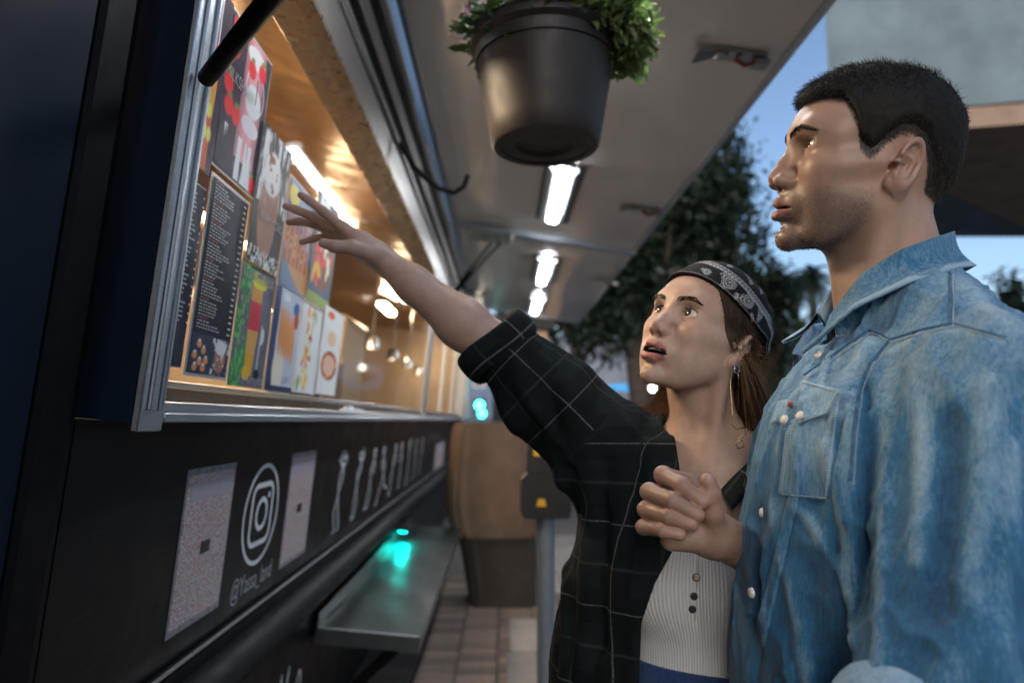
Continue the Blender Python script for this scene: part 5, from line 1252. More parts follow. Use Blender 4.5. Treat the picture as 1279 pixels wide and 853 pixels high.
shw = arr_mesh('checked_shirt', Vs, Qs, M_flan, woman, attrs={'uvw': np.stack([u, v, qs[:,0]], 1)})
# rolled cuff
cf = []
for i in range(41):
    a_ = 2*math.pi*i/40; row = []
    for j in range(15):
        b_ = 2*math.pi*j/14; rr0 = .058+.004*math.sin(3*a_+1)+.013*math.cos(b_)*.55; row.append(slB+(r0*math.cos(a_)*1.12+r1*math.sin(a_))*rr0+ax*(.004+.026*math.sin(b_)+.006*math.sin(2*a_+.5)))
    cf.append(row)
cfm = np.array(cf).reshape(-1,3); i = np.arange(41*15).reshape(41,15); Qc = np.stack([i[:-1,:-1].ravel(), i[1:,:-1].ravel(), i[1:,1:].ravel(), i[:-1,1:].ravel()], 1)
aa = np.repeat(np.linspace(0, 2*math.pi, 41), 15); arr_mesh('rolled_cuff', cfm, Qc, M_flan, shw, attrs={'uvw': np.stack([aa*.06+.02, np.tile(np.linspace(0,.09,15), 41)+.02, aa*0], 1)}, world=False)
shw.children[-1].data.transform(Matrix.Translation(-Vector(woman.location)))
def collar(name, outer, inner, m, parent, th=.003, attrs=True, n=40):
    """a collar leaf lofted between two 3-D lines, with thickness"""
    A, B = resample(outer, n), resample(inner, n); rows_ = []
    prof = np.linspace(0, 1, 10)
    X = np.array([[A[i]*(1-t)+B[i]*t for t in prof] for i in range(n)])
    T1 = np.gradient(X, axis=0); T2 = np.gradient(X, axis=1); N = np.cross(T1, T2); N /= np.maximum(np.linalg.norm(N, axis=2, keepdims=True), 1e-9)
    X = X+N*(.006*np.sin(np.pi*prof)[None,:,None])
    F_ = np.concatenate([X+N*th/2, (X-N*th/2)[:, ::-1], (X+N*th/2)[:, :1]], 1); c = F_.shape[1]; i = np.arange(n*c).reshape(n, c); Q = np.stack([i[:-1,:-1].ravel(), i[1:,:-1].ravel(), i[1:,1:].ravel(), i[:-1,1:].ravel()], 1)
    V = F_.reshape(-1,3); s = np.repeat(np.linspace(0,.4,n), c); o = arr_mesh(name, V, Q, m, parent, attrs={'uvw': np.stack([s+.013, np.tile(np.linspace(0,.1,c), n)+.02, s], 1), 'fade': np.where(np.tile(np.arange(c), n) % 10 < 2, .95, .35)}, world=False)
    o.data.transform(Matrix.Translation(-Vector((parent.parent or parent).location))); return o
rgt, fwd_ = -TFw[:,1].astype(float), TFw[:,0].astype(float)
nbk = NBw-fwd_*.062+[0,0,.055]
ctop = [NBw+rgt*.028+fwd_*.066+[0,0,-.05], NBw+rgt*.060+fwd_*.035+[0,0,.012], NBw+rgt*.066+[0,0,.038], NBw+rgt*.04-fwd_*.05+[0,0,.05], nbk, NBw-rgt*.04-fwd_*.05+[0,0,.05], NBw-rgt*.066+[0,0,.038], NBw-rgt*.058+fwd_*.035+[0,0,.012], NBw-rgt*.028+fwd_*.066+[0,0,-.05]]
cbot = [NBw+rgt*.052+fwd_*.112+[0,0,-.075], NBw+rgt*.100+fwd_*.062+[0,0,-.018], NBw+rgt*.104+[0,0,.012], NBw+rgt*.07-fwd_*.078+[0,0,.005], nbk-fwd_*.03-[0,0,.05], NBw-rgt*.07-fwd_*.078+[0,0,.005], NBw-rgt*.104+[0,0,.012], NBw-rgt*.10+fwd_*.062+[0,0,-.018], NBw-rgt*.052+fwd_*.112+[0,0,-.075]]
collar('collar', ctop, cbot, M_flan, shw)
# ---- bandana, hair
BED = [(843,345),(856,341),(870,341),(886,350),(902,362),(918,375),(936,398),(948,420),(958,442)]
Xb, okb = trace(lambda P: f_whead(P)-.004, *np.array(BED, float).T, .8); Lb = wloc(Xb.astype(f32)); Lb = Lb[okb]
mir = Lb*[1,-1,1]; allb = np.concatenate([Lb, mir]); cb = allb.mean(0); nb_ = np.linalg.svd(allb-cb)[2][2]; nb_ = nb_*np.sign(nb_[2])
zl = np.polyfit(Lb[:,0], Lb[:,2], 2)
def edge_z(L): return np.polyval(zl, np.clip(L[:,0], Lb[:,0].min()-5, Lb[:,0].max()+5))+np.clip(Lb[:,0].min()-5-L[:,0], 0, 80)*-.75-2.5
def f_band_l(L):
    d = ell(L, (-7,0,47), (105,81,95)); d = smin(d, ell(L, (54,0,46), (44,58,45)), 22); d = smin(d, ell(L, (-56,0,50), (74,70,74)), 30)
    fo = 1.4*np.sin(L[:,2]*.16+L[:,0]*.10)*np.clip(-L[:,0]/60, 0, 1)+1.6*(fbm(L*.045, 2)-.5)
    d = d-fo; sh = np.maximum(d, -(d+7)); hem = 1.0*np.exp(-((L[:,2]-edge_z(L)-2)/2.2)**2)
    return smax(sh-hem, edge_z(L)-L[:,2], 1.5)
f_band = lambda P: f_band_l(wloc(P))*f32(.00094)
Vn, Qn = sdf_mesh(f_band, (.12,.93,1.38), (.52,1.30,1.66), .0010)
Ln = wloc(Vn.astype(f32)); az = np.degrees(np.arctan2(Ln[:,1], Ln[:,0]+4)); arc = np.radians(az)*np.clip(np.hypot(Ln[:,0]+4, Ln[:,1]), 55, 110); hgt = Ln[:,2]-edge_z(Ln)
def paisley(s, h):
    """white print on the cloth: s along the hem, h above it (mm)"""
    w = np.zeros(len(s)); lin = lambda x, c, t: np.clip(1.25-np.abs(x-c)/t, 0, 1)
    hb = h+.10*np.abs(s)-8
    w = np.maximum(w, lin(hb, 34, .75)); w = np.maximum(w, lin(hb, 46, .75)); band = (hb > 34) & (hb < 46)
    cs = (s % 7.0)-3.5; dd = np.hypot(cs/(2.2-.12*(hb-40)), (hb-40)/4.2); w = np.maximum(w, lin(dd, 1, .26)*band); w = np.maximum(w, (np.hypot(cs/.9, (hb-39)/1.2) < 1)*.9)
    w = np.maximum(w, lin(h, 2.2+.7*np.sin(s*1.3), .6)*.55)
    low = (~band)
    for (cx, cy, r, a) in ((64,22,14,.5),(104,20,15,-.5),(143,26,13,.4),(28,18,8,.9),(-50,22,13,-.5),(84,66,8,.6),(40,68,7,-.3),(126,70,9,.2),(84,8,5,.2),(124,4,5,.8)):
        x, y = s-cx, h-cy; x, y = x*math.cos(a)+y*math.sin(a), -x*math.sin(a)+y*math.cos(a); x = x+.028*y*y; q = np.hypot(x/(r*.60), y/r)
        for t, k in ((1.,.085),(.66,.08)): w = np.maximum(w, lin(q, t, k)*low)
        th_ = np.arctan2(y, x); w = np.maximum(w, lin(q, 1.30+.09*np.cos(th_*9), .06)*low*.85); w = np.maximum(w, (q < .16)*low); w = np.maximum(w, lin(q, .40, .09)*(np.cos(th_*8) > .2)*low)
    wig = 99.+0*(np.hypot(((s+3*np.sin(h*.5)) % 11)-5.5, ((h+2*np.sin(s*.4)) % 9)-4.5)); w = np.maximum(w, lin(wig, 2.1, .5)*.55*(h < 30)*(h > 5))
    return np.clip(w, 0, 1)
wv = paisley(arc, hgt); wear = .75+.25*fbm(Ln*.4, 2); Cn = np.array([.006,.006,.008])*(1-wv[:,None])+np.array([.66,.68,.72])*(wv*wear)[:,None]
bd = arr_mesh('bandana', Vn, Qn, tint_mat('printed_cotton', .85, .3, bump=.25, bscale=900, bdist=.0006), woman, colors=Cn)
# knot at the nape
def f_knot(P):
    L = wloc(P); return smin(ell(L, (-118,0,-2), (16,20,14)), smin(cap(L, (-120,8,-4), (-122,26,-60), 9, 13), cap(L, (-120,-8,-4), (-126,-20,-66), 9, 12), 6), 6)*f32(.00094)
c_ = w_world((-120,0,-25)); Vk, Qk = sdf_mesh(f_knot, c_-.09, c_+.09, .003); arr_mesh('bandana_knot', Vk, Qk, tint_mat('printed_cotton_knot', .85, .3), bd, colors=np.tile([.012,.012,.015], (len(Vk),1)), world=False).data.transform(Matrix.Translation(-Vector(woman.location)))
M_hw = hair_material('brown_hair', (.045,.026,.017), .55); M_hw2 = hair_material('lighter_brown_hair', (.16,.088,.048))
rg = np.random.default_rng(21)
# hair cap between bandana and ear
def f_hcap_l(L):
    d = head_sdf(L, WP); y = np.abs(L[:,1]); ph = np.degrees(np.arctan2(y, L[:,0]))
    zm = interp_deg(ph, [(0,90),(40,70),(52,44),(60,28),(66,12),(74,-2),(80,10),(90,34),(112,26),(125,-4),(150,-34),(180,-40)])
    return smax(d-2.6-1.2*(fbm(L*np.array([.05,.05,.3], f32), 2)-.5), (zm-L[:,2]+5*(fbm(L*.3, 2)-.5))*.5, 4.)
Vh, Qh = sdf_mesh(lambda P: f_hcap_l(wloc(P))*f32(.00094), (.14,.93,1.34), (.48,1.24,1.60), .003); hair_w = arr_mesh('hair', Vh, Qh, M_hw, woman)
Lq = wloc(Vh.astype(f32)); cand = np.argwhere((Lq[:,1] > 40) & (Lq[:,2] > -30))[:,0]; ic = rg.choice(cand, 3600); Nc = grad(lambda P: f_hcap_l(wloc(P)), Vh[ic], .003)
dc = (np.array([-.75,0,-.55])+rg.normal(size=(len(ic),3))*.12) @ hw[0].T+Nc*.10; strands('hair_strands', Vh[ic]-Nc*.0008, Vh[ic]+dc*.010+Nc*.0012, Vh[ic]+dc*.020, .0008, M_hw, woman, seg=5)
tm = np.argwhere((Lq[:,1] > 40) & (Lq[:,0] > 10) & (Lq[:,2] < 60))[:,0]; ic = rg.choice(tm, 260); dc = (np.array([.25,0,-.75])+rg.normal(size=(len(ic),3))*.25) @ hw[0].T; Nc = grad(lambda P: f_hcap_l(wloc(P)), Vh[ic], .003); strands('hair_strands', Vh[ic]-Nc*.001, Vh[ic]+dc*.005+Nc*.0005, Vh[ic]+dc*.010, .0004, M_hw, woman, seg=5)
n = 5200; a0 = rg.uniform(96, 215, n); rootL = np.stack([-4+86*np.cos(np.radians(a0))*1., 70*np.sin(np.radians(a0)), -6+14*rg.random(n)+np.where(a0 < 125, 6, -20)], 1); root = w_world(rootL)
lat = np.interp(a0, [96,215], [1.,-1.]); bk_, lf_ = -fwd_, TFw[:,1].astype(float)
tip = NBw+np.outer(.055+.05*rg.random(n), bk_)+np.outer(lat*.075+rg.normal(size=n)*.018, lf_)+np.stack([0*lat,0*lat,-.02-.20*rg.random(n)], 1)
fr = a0 < 130; tip[fr] = NBw+np.outer(.0+.06*rg.random(fr.sum()), bk_)+np.outer(.060+.065*rg.random(fr.sum()), lf_)+np.stack([np.zeros(fr.sum())]*2+[-.02-.16*rg.random(fr.sum())], 1)
mid = (root+tip)/2+np.outer(.02+.02*rg.random(n), bk_)+rg.normal(size=(n,3))*.006+[0,0,-.01]; cl_ = np.sin(a0*1.7)*.004; tip += np.outer(cl_*2, lf_)
half = rg.random(n) < .68
for k, (mk, mm) in enumerate(((half, M_hw), (~half, M_hw2))): strands('hair_strands', root[mk], mid[mk], tip[mk], .0013, mm, woman, seg=9)
# lock over the far shoulder
n = 900; r0_ = w_world(np.stack([-20+22*rg.random(n), -74-4*rg.random(n), -20+16*rg.random(n)], 1)); t0_ = P3(796,521,1.13)+rg.normal(size=(n,3))*[.012,.012,.006]; t0_[:,0] += rg.random(n)*.05
strands('hair_strands', r0_, P3(846,500,1.15)+rg.normal(size=(n,3))*.008, t0_, .0012, M_hw2, woman, seg=9)
# fly-away hairs
n = 60; r0_ = w_world(np.stack([-60+50*rg.random(n), 66+6*rg.random(n), -10+40*rg.random(n)], 1)); t0_ = r0_+rg.normal(size=(n,3))*.02+np.outer(np.full(n,.03), lf_)+[0,0,-.05]; strands('hair_strands', r0_, (r0_+t0_)/2+rg.normal(size=(n,3))*.012, t0_, .0005, M_hw2, woman, seg=7)
def brow_strands(hd_world, f_local, parent, m, arc_pts, n, w, seed, length=7., spread=3.2, sides=(1,-1)):
    r = np.random.default_rng(seed); A = np.array(arc_pts, float)
    for s in sides:
        t = r.random(n); p = resample(A, 100)[(t*99).astype(int)]; thick = np.interp(t, [0,.2,.6,1], [.8,1,.9,.25]); p = p+np.stack([0*t, 0*t, (r.random(n)-.5)*2*spread*thick], 1)
        for _ in range(6):
            d = f_local(p.astype(f32)); p[:,0] -= np.clip(d, -6, 6)*.8
        dr = np.stack([-.25+0*t, .75+.5*t, .9-1.15*t], 1)+r.normal(size=(n,3))*.12; dr /= np.linalg.norm(dr, axis=1, keepdims=True); L = length*r.uniform(.6,1.1,n)[:,None]; q = p+dr*L; mid_ = (p+q)/2+[1.5,0,0]
        q[:,0] += .6; fl = np.array([1,s,1]); strands('eyebrow', hd_world(p*fl), hd_world(mid_*fl), hd_world(q*fl), w, m, parent, seg=4)
def lash_strands(hd_world, p, parent, m, n, w, length):
    t = np.linspace(-.92, .95, n); ec = np.array(p['eye']); uo = p['lid'][0]
    for s in (1, -1):
        z = uo*np.clip(1-t**2, 0, 1)**.65+.9*t; y = t*14.2+.5; x = 14.6*np.sqrt(np.clip(1-(y/18.7)**2-(z/14.6)**2, .02, 1)); P0 = ec+np.stack([x,y,z+.2], 1); d = np.stack([.9+0*t, t*.7, .35+0*t], 1); P1 = P0+d*length; PM = P0+d*length*.5-[0,0,.8]; fl = np.array([1,s,1])
        strands('eyelash', hd_world(P0*fl), hd_world(PM*fl), hd_world(P1*fl), w, m, parent, seg=4)
M_brow = hair_material('dark_brow', (.040,.026,.019))
brow_strands(w_world, lambda L: head_sdf(L, WP), woman, M_brow, [(90,12,35),(86,24,39),(80,37,41),(70,49,36)], 330, .0006, 3, 6.5, 3.6)
lash_strands(w_world, WP, woman, M_brow, 40, .0004, 6.)
# earrings: long wire with loops, small hoop
gold = mat('gold_wire', (.75,.52,.25), .22, metal=1.)
el0 = w_world((1,80,-29)); L0_ = np.array(woman.location)
px0 = project(el0); dpt = el0[1]-.01
pth = [el0, P3(912,478,dpt), P3(914,505,dpt), P3(915,520,dpt-.002), P3(912,528,dpt), P3(919,536,dpt-.004), P3(930,534,dpt-.002), P3(931,542,dpt), P3(923,546,dpt), P3(918,552,dpt), P3(922,560,dpt-.004), P3(929,558,dpt), P3(927,550,dpt+.002), P3(919,551,dpt)]
MB().tube([p-L0_ for p in pth], .0008, 6).build('earring', gold, woman, 'all')
hp = w_world((-3,83,-26)); MB().tube([hp+np.array([0,.004*math.cos(t),-.006+.006*math.sin(t)])+[.005*math.cos(t),0,0]-L0_ for t in np.linspace(0, 6.28, 18)], .0011, 6).build('hoop_earring', mat('silver_hoop', (.7,.7,.72), .2, metal=1.), woman, 'all')
hp2 = w_world((-9,82,-20)); MB().tube([hp2-L0_, P3(922,470,hp2[1])-L0_, P3(923,482,hp2[1])-L0_], .0006, 5).build('earring', gold, woman, 'all')
# ================================================================ the man
MP = dict(ear=.93, fem=0., open=2.2, eye=(70.5,32,24), lid=(5.4,4.2)); HM = ([-0.19076164,-0.12907294,3.03], [0.45493453,0.81906959,1.62391807], 1.0)
hm, mloc, f_mhead0, m_world = head_fn(HM, MP)
man = empty('person', (.50, .84, .1)); tag(man, 'person in a faded blue denim shirt with short dark hair, hand half closed', 'person')
NBm = np.array([.490,.82,1.455]); TFm = frame(rad(172)).astype(f32); fwd_m, lef_m = TFm[:,0].astype(float), TFm[:,1].astype(float)
tl_m = lambda P: (P-np.array([NBm[0],NBm[1],0], f32)) @ TFm
nk0 = m_world((-18,0,-32))
def f_mneck(P):
    d = cap(P, nk0, NBm+[.0,0,-.01], .053, .058)
    d = smin(d, cap(P, m_world((10,0,-70)), NBm+fwd_m*.045-[0,0,.02], .030, .028), .03)
    for s in (-1, 1): d = smin(d, cap(P, m_world((-8,s*58,-28)), NBm+fwd_m*.06+lef_m*s*.014-[0,0,.035], .013, .008), .025)
    return d
f_mup = lambda P: smin(f_mhead0(P), f_mneck(P), .018)
V1, Q1 = sdf_mesh(f_mup, (.28,.66,1.40), (.62,.96,1.79), .0017)
# right forearm and half-closed hand
DD = .05
RE, RW = np.array([.48,1.03,1.08]), P3(893,668,.80+DD)
d0 = .775
FIM = [  # knuckle, pip, dip, tip of index..little
    [(862,604,.815),(828,593,.790),(852,606,.757),(877,627,.752)], [(856,622,.818),(811,614,.790),(840,625,.752),(872,643,.748)],
    [(852,640,.818),(807,636,.790),(836,645,.753),(864,655,.750)], [(850,656,.815),(804,658,.790),(828,662,.757),(850,668,.752)]]
FRM = [(.0125,.0108,.0098,.0082), (.0125,.0110,.0100,.0084), (.0120,.0104,.0094,.0080), (.0110,.0094,.0084,.0072)]
THM = [(893,664,.785),(890,640,.765),(888,616,.758),(884,601,.756)]; TRM = (.0165,.0122,.0108,.0096)
FIM = [[(x, y, d+DD) for x, y, d in fg] for fg in FIM]; THM = [(x, y, d+DD) for x, y, d in THM]; FRM = [tuple(r*.95 for r in q) for q in FRM]
def f_mhand(P):
    d = cap(P, RW, P3(872,655,.80+DD), .026, .026)
    for fg, k in zip(FIM, range(4)): d = smin(d, cap(P, P3(880,650+k*7,.803+DD), P3(*fg[0]), .018, .013), .012)
    d = smin(d, cap(P, P3(868,672,.785+DD), P3(838,674,.785+DD), .017, .013), .014)
    for fg, r in zip(FIM, FRM): d = smin(d, chain(P, [P3(*q) for q in fg], r, .005), .0016)
    d = smin(d, chain(P, [P3(*q) for q in THM], TRM, .006), .008)
    for fg in FIM + [THM]:
        t, q = P3(*fg[3]), P3(*fg[2]); ax_ = (t-q)/np.linalg.norm(t-q); d = d-.0005*gauss(P, t-ax_*.001+np.array([0,-.007,.003]), (.005,.004,.005))
    return d
def f_marm(P):
    m1 = RE+(RW-RE)*.35; d = cap(P, RE, m1, .041, .038); d = smin(d, cap(P, m1, RW, .038, .0255), .02); return smin(d, f_mhand(P), .014)
V2, Q2 = sdf_mesh(f_marm, (.12,.74,1.02), (.54,1.10,1.30), .0019)
SL_, EL_ = np.array([.470,.655,1.352]), P3(1165,948,.605); WL_ = EL_+np.array([-.06,-.02,-.23])
RS_ = NBm-lef_m*.185-[0,0,.06]
def f_mtorso(P):
    q = tl_m(P); a = np.stack([q[:,0], np.abs(q[:,1]), q[:,2]], 1)
    d = ell(q, (.02,0,1.17), (.10,.14,.17)); d = smin(d, cap(a, (0,.04,1.40), (-.005,.15,1.345), .04,.045), .06); d = smin(d, ell(q, (.02,0,1.0), (.11,.15,.2)), .06); return smin(d, ell(q, (.0,0,.88), (.12,.165,.13)), .06)
def f_mlow(P):
    q = tl_m(P); a = np.stack([q[:,0], np.abs(q[:,1]), q[:,2]], 1); d = f_mtorso(P)
    d = smin(d, cap(a, (0,.09,.86), (.01,.09,.52), .09,.062), .04); d = smin(d, cap(a, (.01,.09,.52), (-.02,.09,.16), .062,.04), .03); d = smin(d, cap(a, (-.03,.09,.15), (.13,.10,.13), .035,.03), .03)
    d = smin(d, chain(P, [RS_, RE], (.05,.042), .02), .04); d = smin(d, chain(P, [SL_, EL_, WL_], (.05,.042,.027), .02), .04); return smin(d, cap(P, WL_, WL_+np.array([-.02,0,-.11]), .03,.018), .02)
V3, Q3 = sdf_mesh(f_mlow, (.15,.45,.06), (.72,1.20,1.44), .009)
SKM, LIPM = (.375,.25,.195), (.30,.135,.12)
Lm = mloc(V1.astype(f32))
C1 = face_tint(Lm, MP, SKM, LIPM, .62)
def hairline(L):
    ph = np.degrees(np.arctan2(np.abs(L[:,1]), L[:,0]+4))
    return interp_deg(ph, [(0,74),(12,74),(30,75),(44,71),(50,58),(55,45),(57,36),(60,17),(68,6),(73,12),(79,24),(89,36),(100,38),(112,30),(122,6),(132,-22),(150,-54),(180,-66)])
sc_ = np.clip((Lm[:,2]-hairline(Lm)+5)/7, 0, 1)*(f_mhead0(V1.astype(f32)) < .004)*np.clip((78-np.abs(Lm[:,1]))/3, 0, 1); C1 = C1*(1-sc_[:,None])+np.array([.022,.019,.018])*sc_[:,None]
C2 = np.tile(SKM, (len(V2),1)); 
for fg in FIM+[THM]:
    for j, am in ((1,.55),(2,.4),(3,.5)): g = gauss(V2, P3(*fg[j]), (.009,)*3)[:,None]*am; C2 = C2*(1-g*np.array([-.12,.10,.12]))
for fg in FIM+[THM]:
    t, q = P3(*fg[3]), P3(*fg[2]); ax_ = (t-q)/np.linalg.norm(t-q); g = np.clip(gauss(V2, t-ax_*.001+np.array([0,-.009,.004]), (.0055,.005,.005))*1.4-.3, 0, 1)[:,None]; C2 = C2*(1-g*.6)+np.array([.48,.33,.28])*g*.6
C3 = np.tile(SKM, (len(V3),1)); M_skm = skin_material('skin_olive', .10)
arr_mesh('body', np.concatenate([V1,V2,V3]), np.concatenate([Q1,Q2+len(V1),Q3+len(V1)+len(V2)]), M_skm, man, colors=np.concatenate([C1,C2,C3]))
eyeballs(hm, man, (1,-.10,.10), (.05,.03,.018))
# ---- hair: cap and short strands
M_hm = hair_material('black_hair', (.0075,.0068,.0068), .7)
M_hs = hair_material('black_hair_strand', (.026,.023,.022), .4)
def f_mcap_l(L):
    d = head_sdf(L, MP); th = np.interp(L[:,2], [-50,0,40,75,110], [.8,2.0,4.0,8.0,9.0])+3.0*gauss(L, (70,0,95), (28,60,26)); back = np.clip(-L[:,0]/90, 0, 1)*2.0
    tex = 1.6*(fbm(L*.10, 2)-.5)+1.5*(fbm(L*.33, 2)-.5)
    skull = ell(L, (0,0,42), (93,74,78))
    d = smin(np.maximum(d, ell(L, (0,0,40), (104,80,96))), skull, 10)
    ph = np.degrees(np.arctan2(np.abs(L[:,1]), L[:,0]+4)); up = np.interp(ph, [0,35,48,60,120,150,180], [-2,-2,-1,3,4,4,3])
    cutz = L[:,2]-hairline(L)-up; tp_ = np.clip(cutz/17, 0, 1); tp_ = tp_*tp_*(3-2*tp_)
    return smax(d-(th+back+tex+1.2)*tp_+1.2, (-cutz+6*(fbm(L*.22, 2)-.5))*.4, 8.)
Vh, Qh = sdf_mesh(lambda P: f_mcap_l(mloc(P))*f32(.001), (.28,.68,1.52), (.62,.96,1.80), .0026)
Lh = mloc(Vh.astype(f32)); hair_m = arr_mesh('hair', Vh, Qh, M_hm, man)
rg = np.random.default_rng(33); n = 22000; idx = rg.integers(0, len(Vh), n); N_ = grad(lambda P: f_mcap_l(mloc(P)), Vh[idx], .003); rootv = Vh[idx]-N_*.0015; Li = Lh[idx]
R_m = hm[0]; fw_l = np.array([.8,0,-.15]) @ R_m.T; dn = np.array([-.35,0,-1.]) @ R_m.T; topw = np.clip((Li[:,2]-60)/35, 0, 1)[:,None]
dirv = N_*(.17+.10*topw)+topw*fw_l+(1-topw)*dn+rg.normal(size=(n,3))*(.22+.30*topw)+topw*.7*(np.stack([fbm(Li*.06+9.*k, 2) for k in range(3)], 1)-.5)*2; dirv /= np.linalg.norm(dirv, axis=1, keepdims=True); ln_ = (.004+.007*topw[:,0]*rg.uniform(.6,1.2,n))[:,None]
tipv = rootv+dirv*ln_; midv = (rootv+tipv)/2+N_*ln_*.25; strands('hair_strands', rootv, midv, tipv, .00055, M_hs, man, seg=4)
# short sides, fringe and sideburns growing from the scalp
hl = Lm[:,2]-hairline(Lm); ok = (hl > -5+5*np.random.default_rng(1).random(len(Lm))) & (hl < 34) & (f_mhead0(V1.astype(f32)) < .004) & (np.abs(Lm[:,1]) < 78); ids = rg.choice(np.argwhere(ok)[:,0], 15000); Ns = grad(lambda P: smin(f_mhead0(P), f_mhead0(P), .001), V1[ids], .002); dv = Ns*.32+dn+rg.normal(size=(len(ids),3))*.22; dv /= np.linalg.norm(dv, axis=1, keepdims=True)
ll = np.clip(.0035+hl[ids]*.00010, .002, .007)[:,None]; strands('hair_strands', V1[ids], V1[ids]+dv*ll*.5+Ns*.0006, V1[ids]+dv*ll, .0004, M_hs, man, seg=4)
# stubble
st = (Lm[:,2] < -28) & (Lm[:,2] > -112) & (Lm[:,0] > 15) & (f_mhead0(V1) < .003); ids = rg.choice(np.argwhere(st)[:,0], 5200); Ns = grad(f_mhead0, V1[ids], .002); dv = Ns*.6+dn*.8+rg.normal(size=(len(ids),3))*.2
keep = ~((np.abs(Lm[ids][:,2]+52) < 10) & (np.abs(Lm[ids][:,1]) < 24) & (Lm[ids][:,0] > 84)); ids, dv, Ns = ids[keep], dv[keep], Ns[keep]; strands('stubble', V1[ids], V1[ids]+dv*.0007, V1[ids]+dv*.0014, .00028, M_hm, man, seg=3)
brow_strands(m_world, lambda L: head_sdf(L, MP), man, M_hm, [(93,8,36),(89,22,40),(81,37,42),(68,52,37)], 430, .00045, 5, 7.5, 4.0)
lash_strands(m_world, MP, man, M_hm, 30, .0004, 4.)
# arm hair
ida = rg.choice(np.argwhere((np.linalg.norm(V2-RW, axis=1) > .02) & (((V2-RW) @ (RE-RW)) > 0))[:,0], 1600); Na = grad(f_marm, V2[ida], .002); axd = (RW-RE)/np.linalg.norm(RW-RE); da = axd*.8+Na*.35+rg.normal(size=(len(ida),3))*.35; strands('arm_hair', V2[ida], V2[ida]+da*.004, V2[ida]+da*.008, .00022, M_hm, man, seg=4)
# ---- denim shirt
FOLDM = [([(1118,470),(1112,560),(1104,680),(1096,840)], .006, .007), ([(1150,450),(1152,560),(1145,700)], .004, .008), ([(1238,480),(1232,600),(1216,690),(1212,740),(1236,800),(1262,850)], .009, .009), ([(1262,560),(1256,680),(1246,740),(1250,800)], .006, .007), ([(1190,520),(1186,640),(1170,760)], -.005, .010), ([(1178,850),(1205,828),(1240,806)], .007, .008),
         ([(1066,500),(1060,600),(1058,700),(1066,800)], .006, .007), ([(1084,480),(1082,600),(1078,760)], -.004, .006), ([(998,632),(1024,670),(1046,710),(1058,742)], .006, .006), ([(966,630),(978,690),(994,770),(1008,850)], .0055, .006), ([(1034,560),(1046,620),(1054,650)], .004, .006), ([(950,640),(948,740),(945,850)], -.005, .010), ([(1015,720),(1030,800),(1035,850)], -.006, .012), ([(1086,430),(1060,470),(1048,520)], .006, .007), ([(1110,440),(1150,420),(1200,415),(1250,428)], .003, .004), ([(1040,690),(1052,760),(1050,850)], -.006, .010),
         ([(1022,470),(992,500),(975,560)], .004, .007), ([(1120,360),(1090,392),(1050,420)], -.003, .007), ([(1205,350),(1230,380),(1262,410)], .003, .010)]
def f_mshirt0(P):
    q = tl_m(P); a = np.stack([q[:,0], np.abs(q[:,1]), q[:,2]], 1)
    d = ell(q, (.035,0,1.22), (.122,.178,.215)); d = smin(d, cap(a, (-.004,.040,1.455), (-.014,.160,1.352), .050,.060), .05); d = smin(d, ell(q, (.060,0,1.02), (.150,.190,.34)), .07)
    d = smin(d, ell(a, (.085,.08,1.27), (.055,.075,.08)), .05)
    d = smax(d, .80-P[:,2], .01)
    sl = cap(P, SL_, EL_, .068, .074); sl = smax(sl, -((P[:,2]-(EL_[2]-.005))), .01); d = smin(d, sl, .022)
    sr = smax(cap(P, RS_, RE, .075, .066), ((P-RE) @ ((RE-RS_)/np.linalg.norm(RE-RS_)).astype(f32))-.01, .01); d = smin(d, sr, .03)
    return d
_fm = [(trace(f_mshirt0, *resample(p, 16).T, .35)[0], a*1.25, s*.8) for p, a, s in FOLDM]
nkc = lambda P: smin(cap(P, NBm+np.array([0,0,-.10])+fwd_m*.02, nk0, .060, .066), cap(P, NBm+fwd_m*.075-[0,0,.07], NBm+fwd_m*.06+[0,0,.06], .012, .05), .02)
def mfold(P): return foldsum(P, _fm)+.007*(fbm(P*np.array([17,17,7], f32), 2)-.5)+.0035*(fbm(P*45, 2)-.5)+.0075*(1-np.abs(2*vnoise(P*np.array([24,24,7], f32))-1))**3+.0045*(1-np.abs(2*vnoise(P*np.array([40,40,22], f32)+7.3)-1))**3-.003
def f_mshirt(P):
    d = f_mshirt0(P); near = np.abs(d) < .05
    if near.any(): d = d.copy(); d[near] -= mfold(P[near])
    return smax(d, -nkc(P), .005)
Vs, Qs = sdf_mesh(f_mshirt, (.18,.44,.76), (.74,1.16,1.52), .0036)
def fade_at(X):
    X = np.asarray(X, f32); return np.clip(.20+foldsum(X, [(p, a/abs(a)*min(1, abs(a)/.006), s*.95) for p, a, s in _fm])*.50+.30*(fbm(X*np.array([40,40,7], f32), 3)-.5)+.30*np.clip((X[:,2]-1.24)/.16, 0, 1), 0, 1)
M_den = denim('washed_denim', (.007,.046,.115), (.024,.135,.275), (.27,.43,.58))
shm = arr_mesh('denim_shirt', Vs, Qs, M_den, man, attrs={'fade': fade_at(Vs)})
M_th = mat('pale_thread', (.42,.52,.60), .8); M_seam = mat('seam_denim', (.05,.14,.26), .9, var=.4, vscale=160)
FA = {'fade': lambda X: np.clip(fade_at(X)+.22, 0, 1)}
f_ms = f_mshirt; T0 = .40
panel('pocket', f_ms, ((984,527),(1049,497),(1034,626),(973,620)), M_den, shm, .0038, (26,30), FA, T0)
panel('pocket_flap', lambda P: f_ms(P)-.0036, ((1002,474),(1055,488),(1035,520),(995,531)), M_den, shm, .0042, (24,18), FA, T0)
panel('placket', f_ms, ((1031,432),(1041,436),(945,852),(926,852)), M_den, shm, .0022, (8,60), FA, T0)
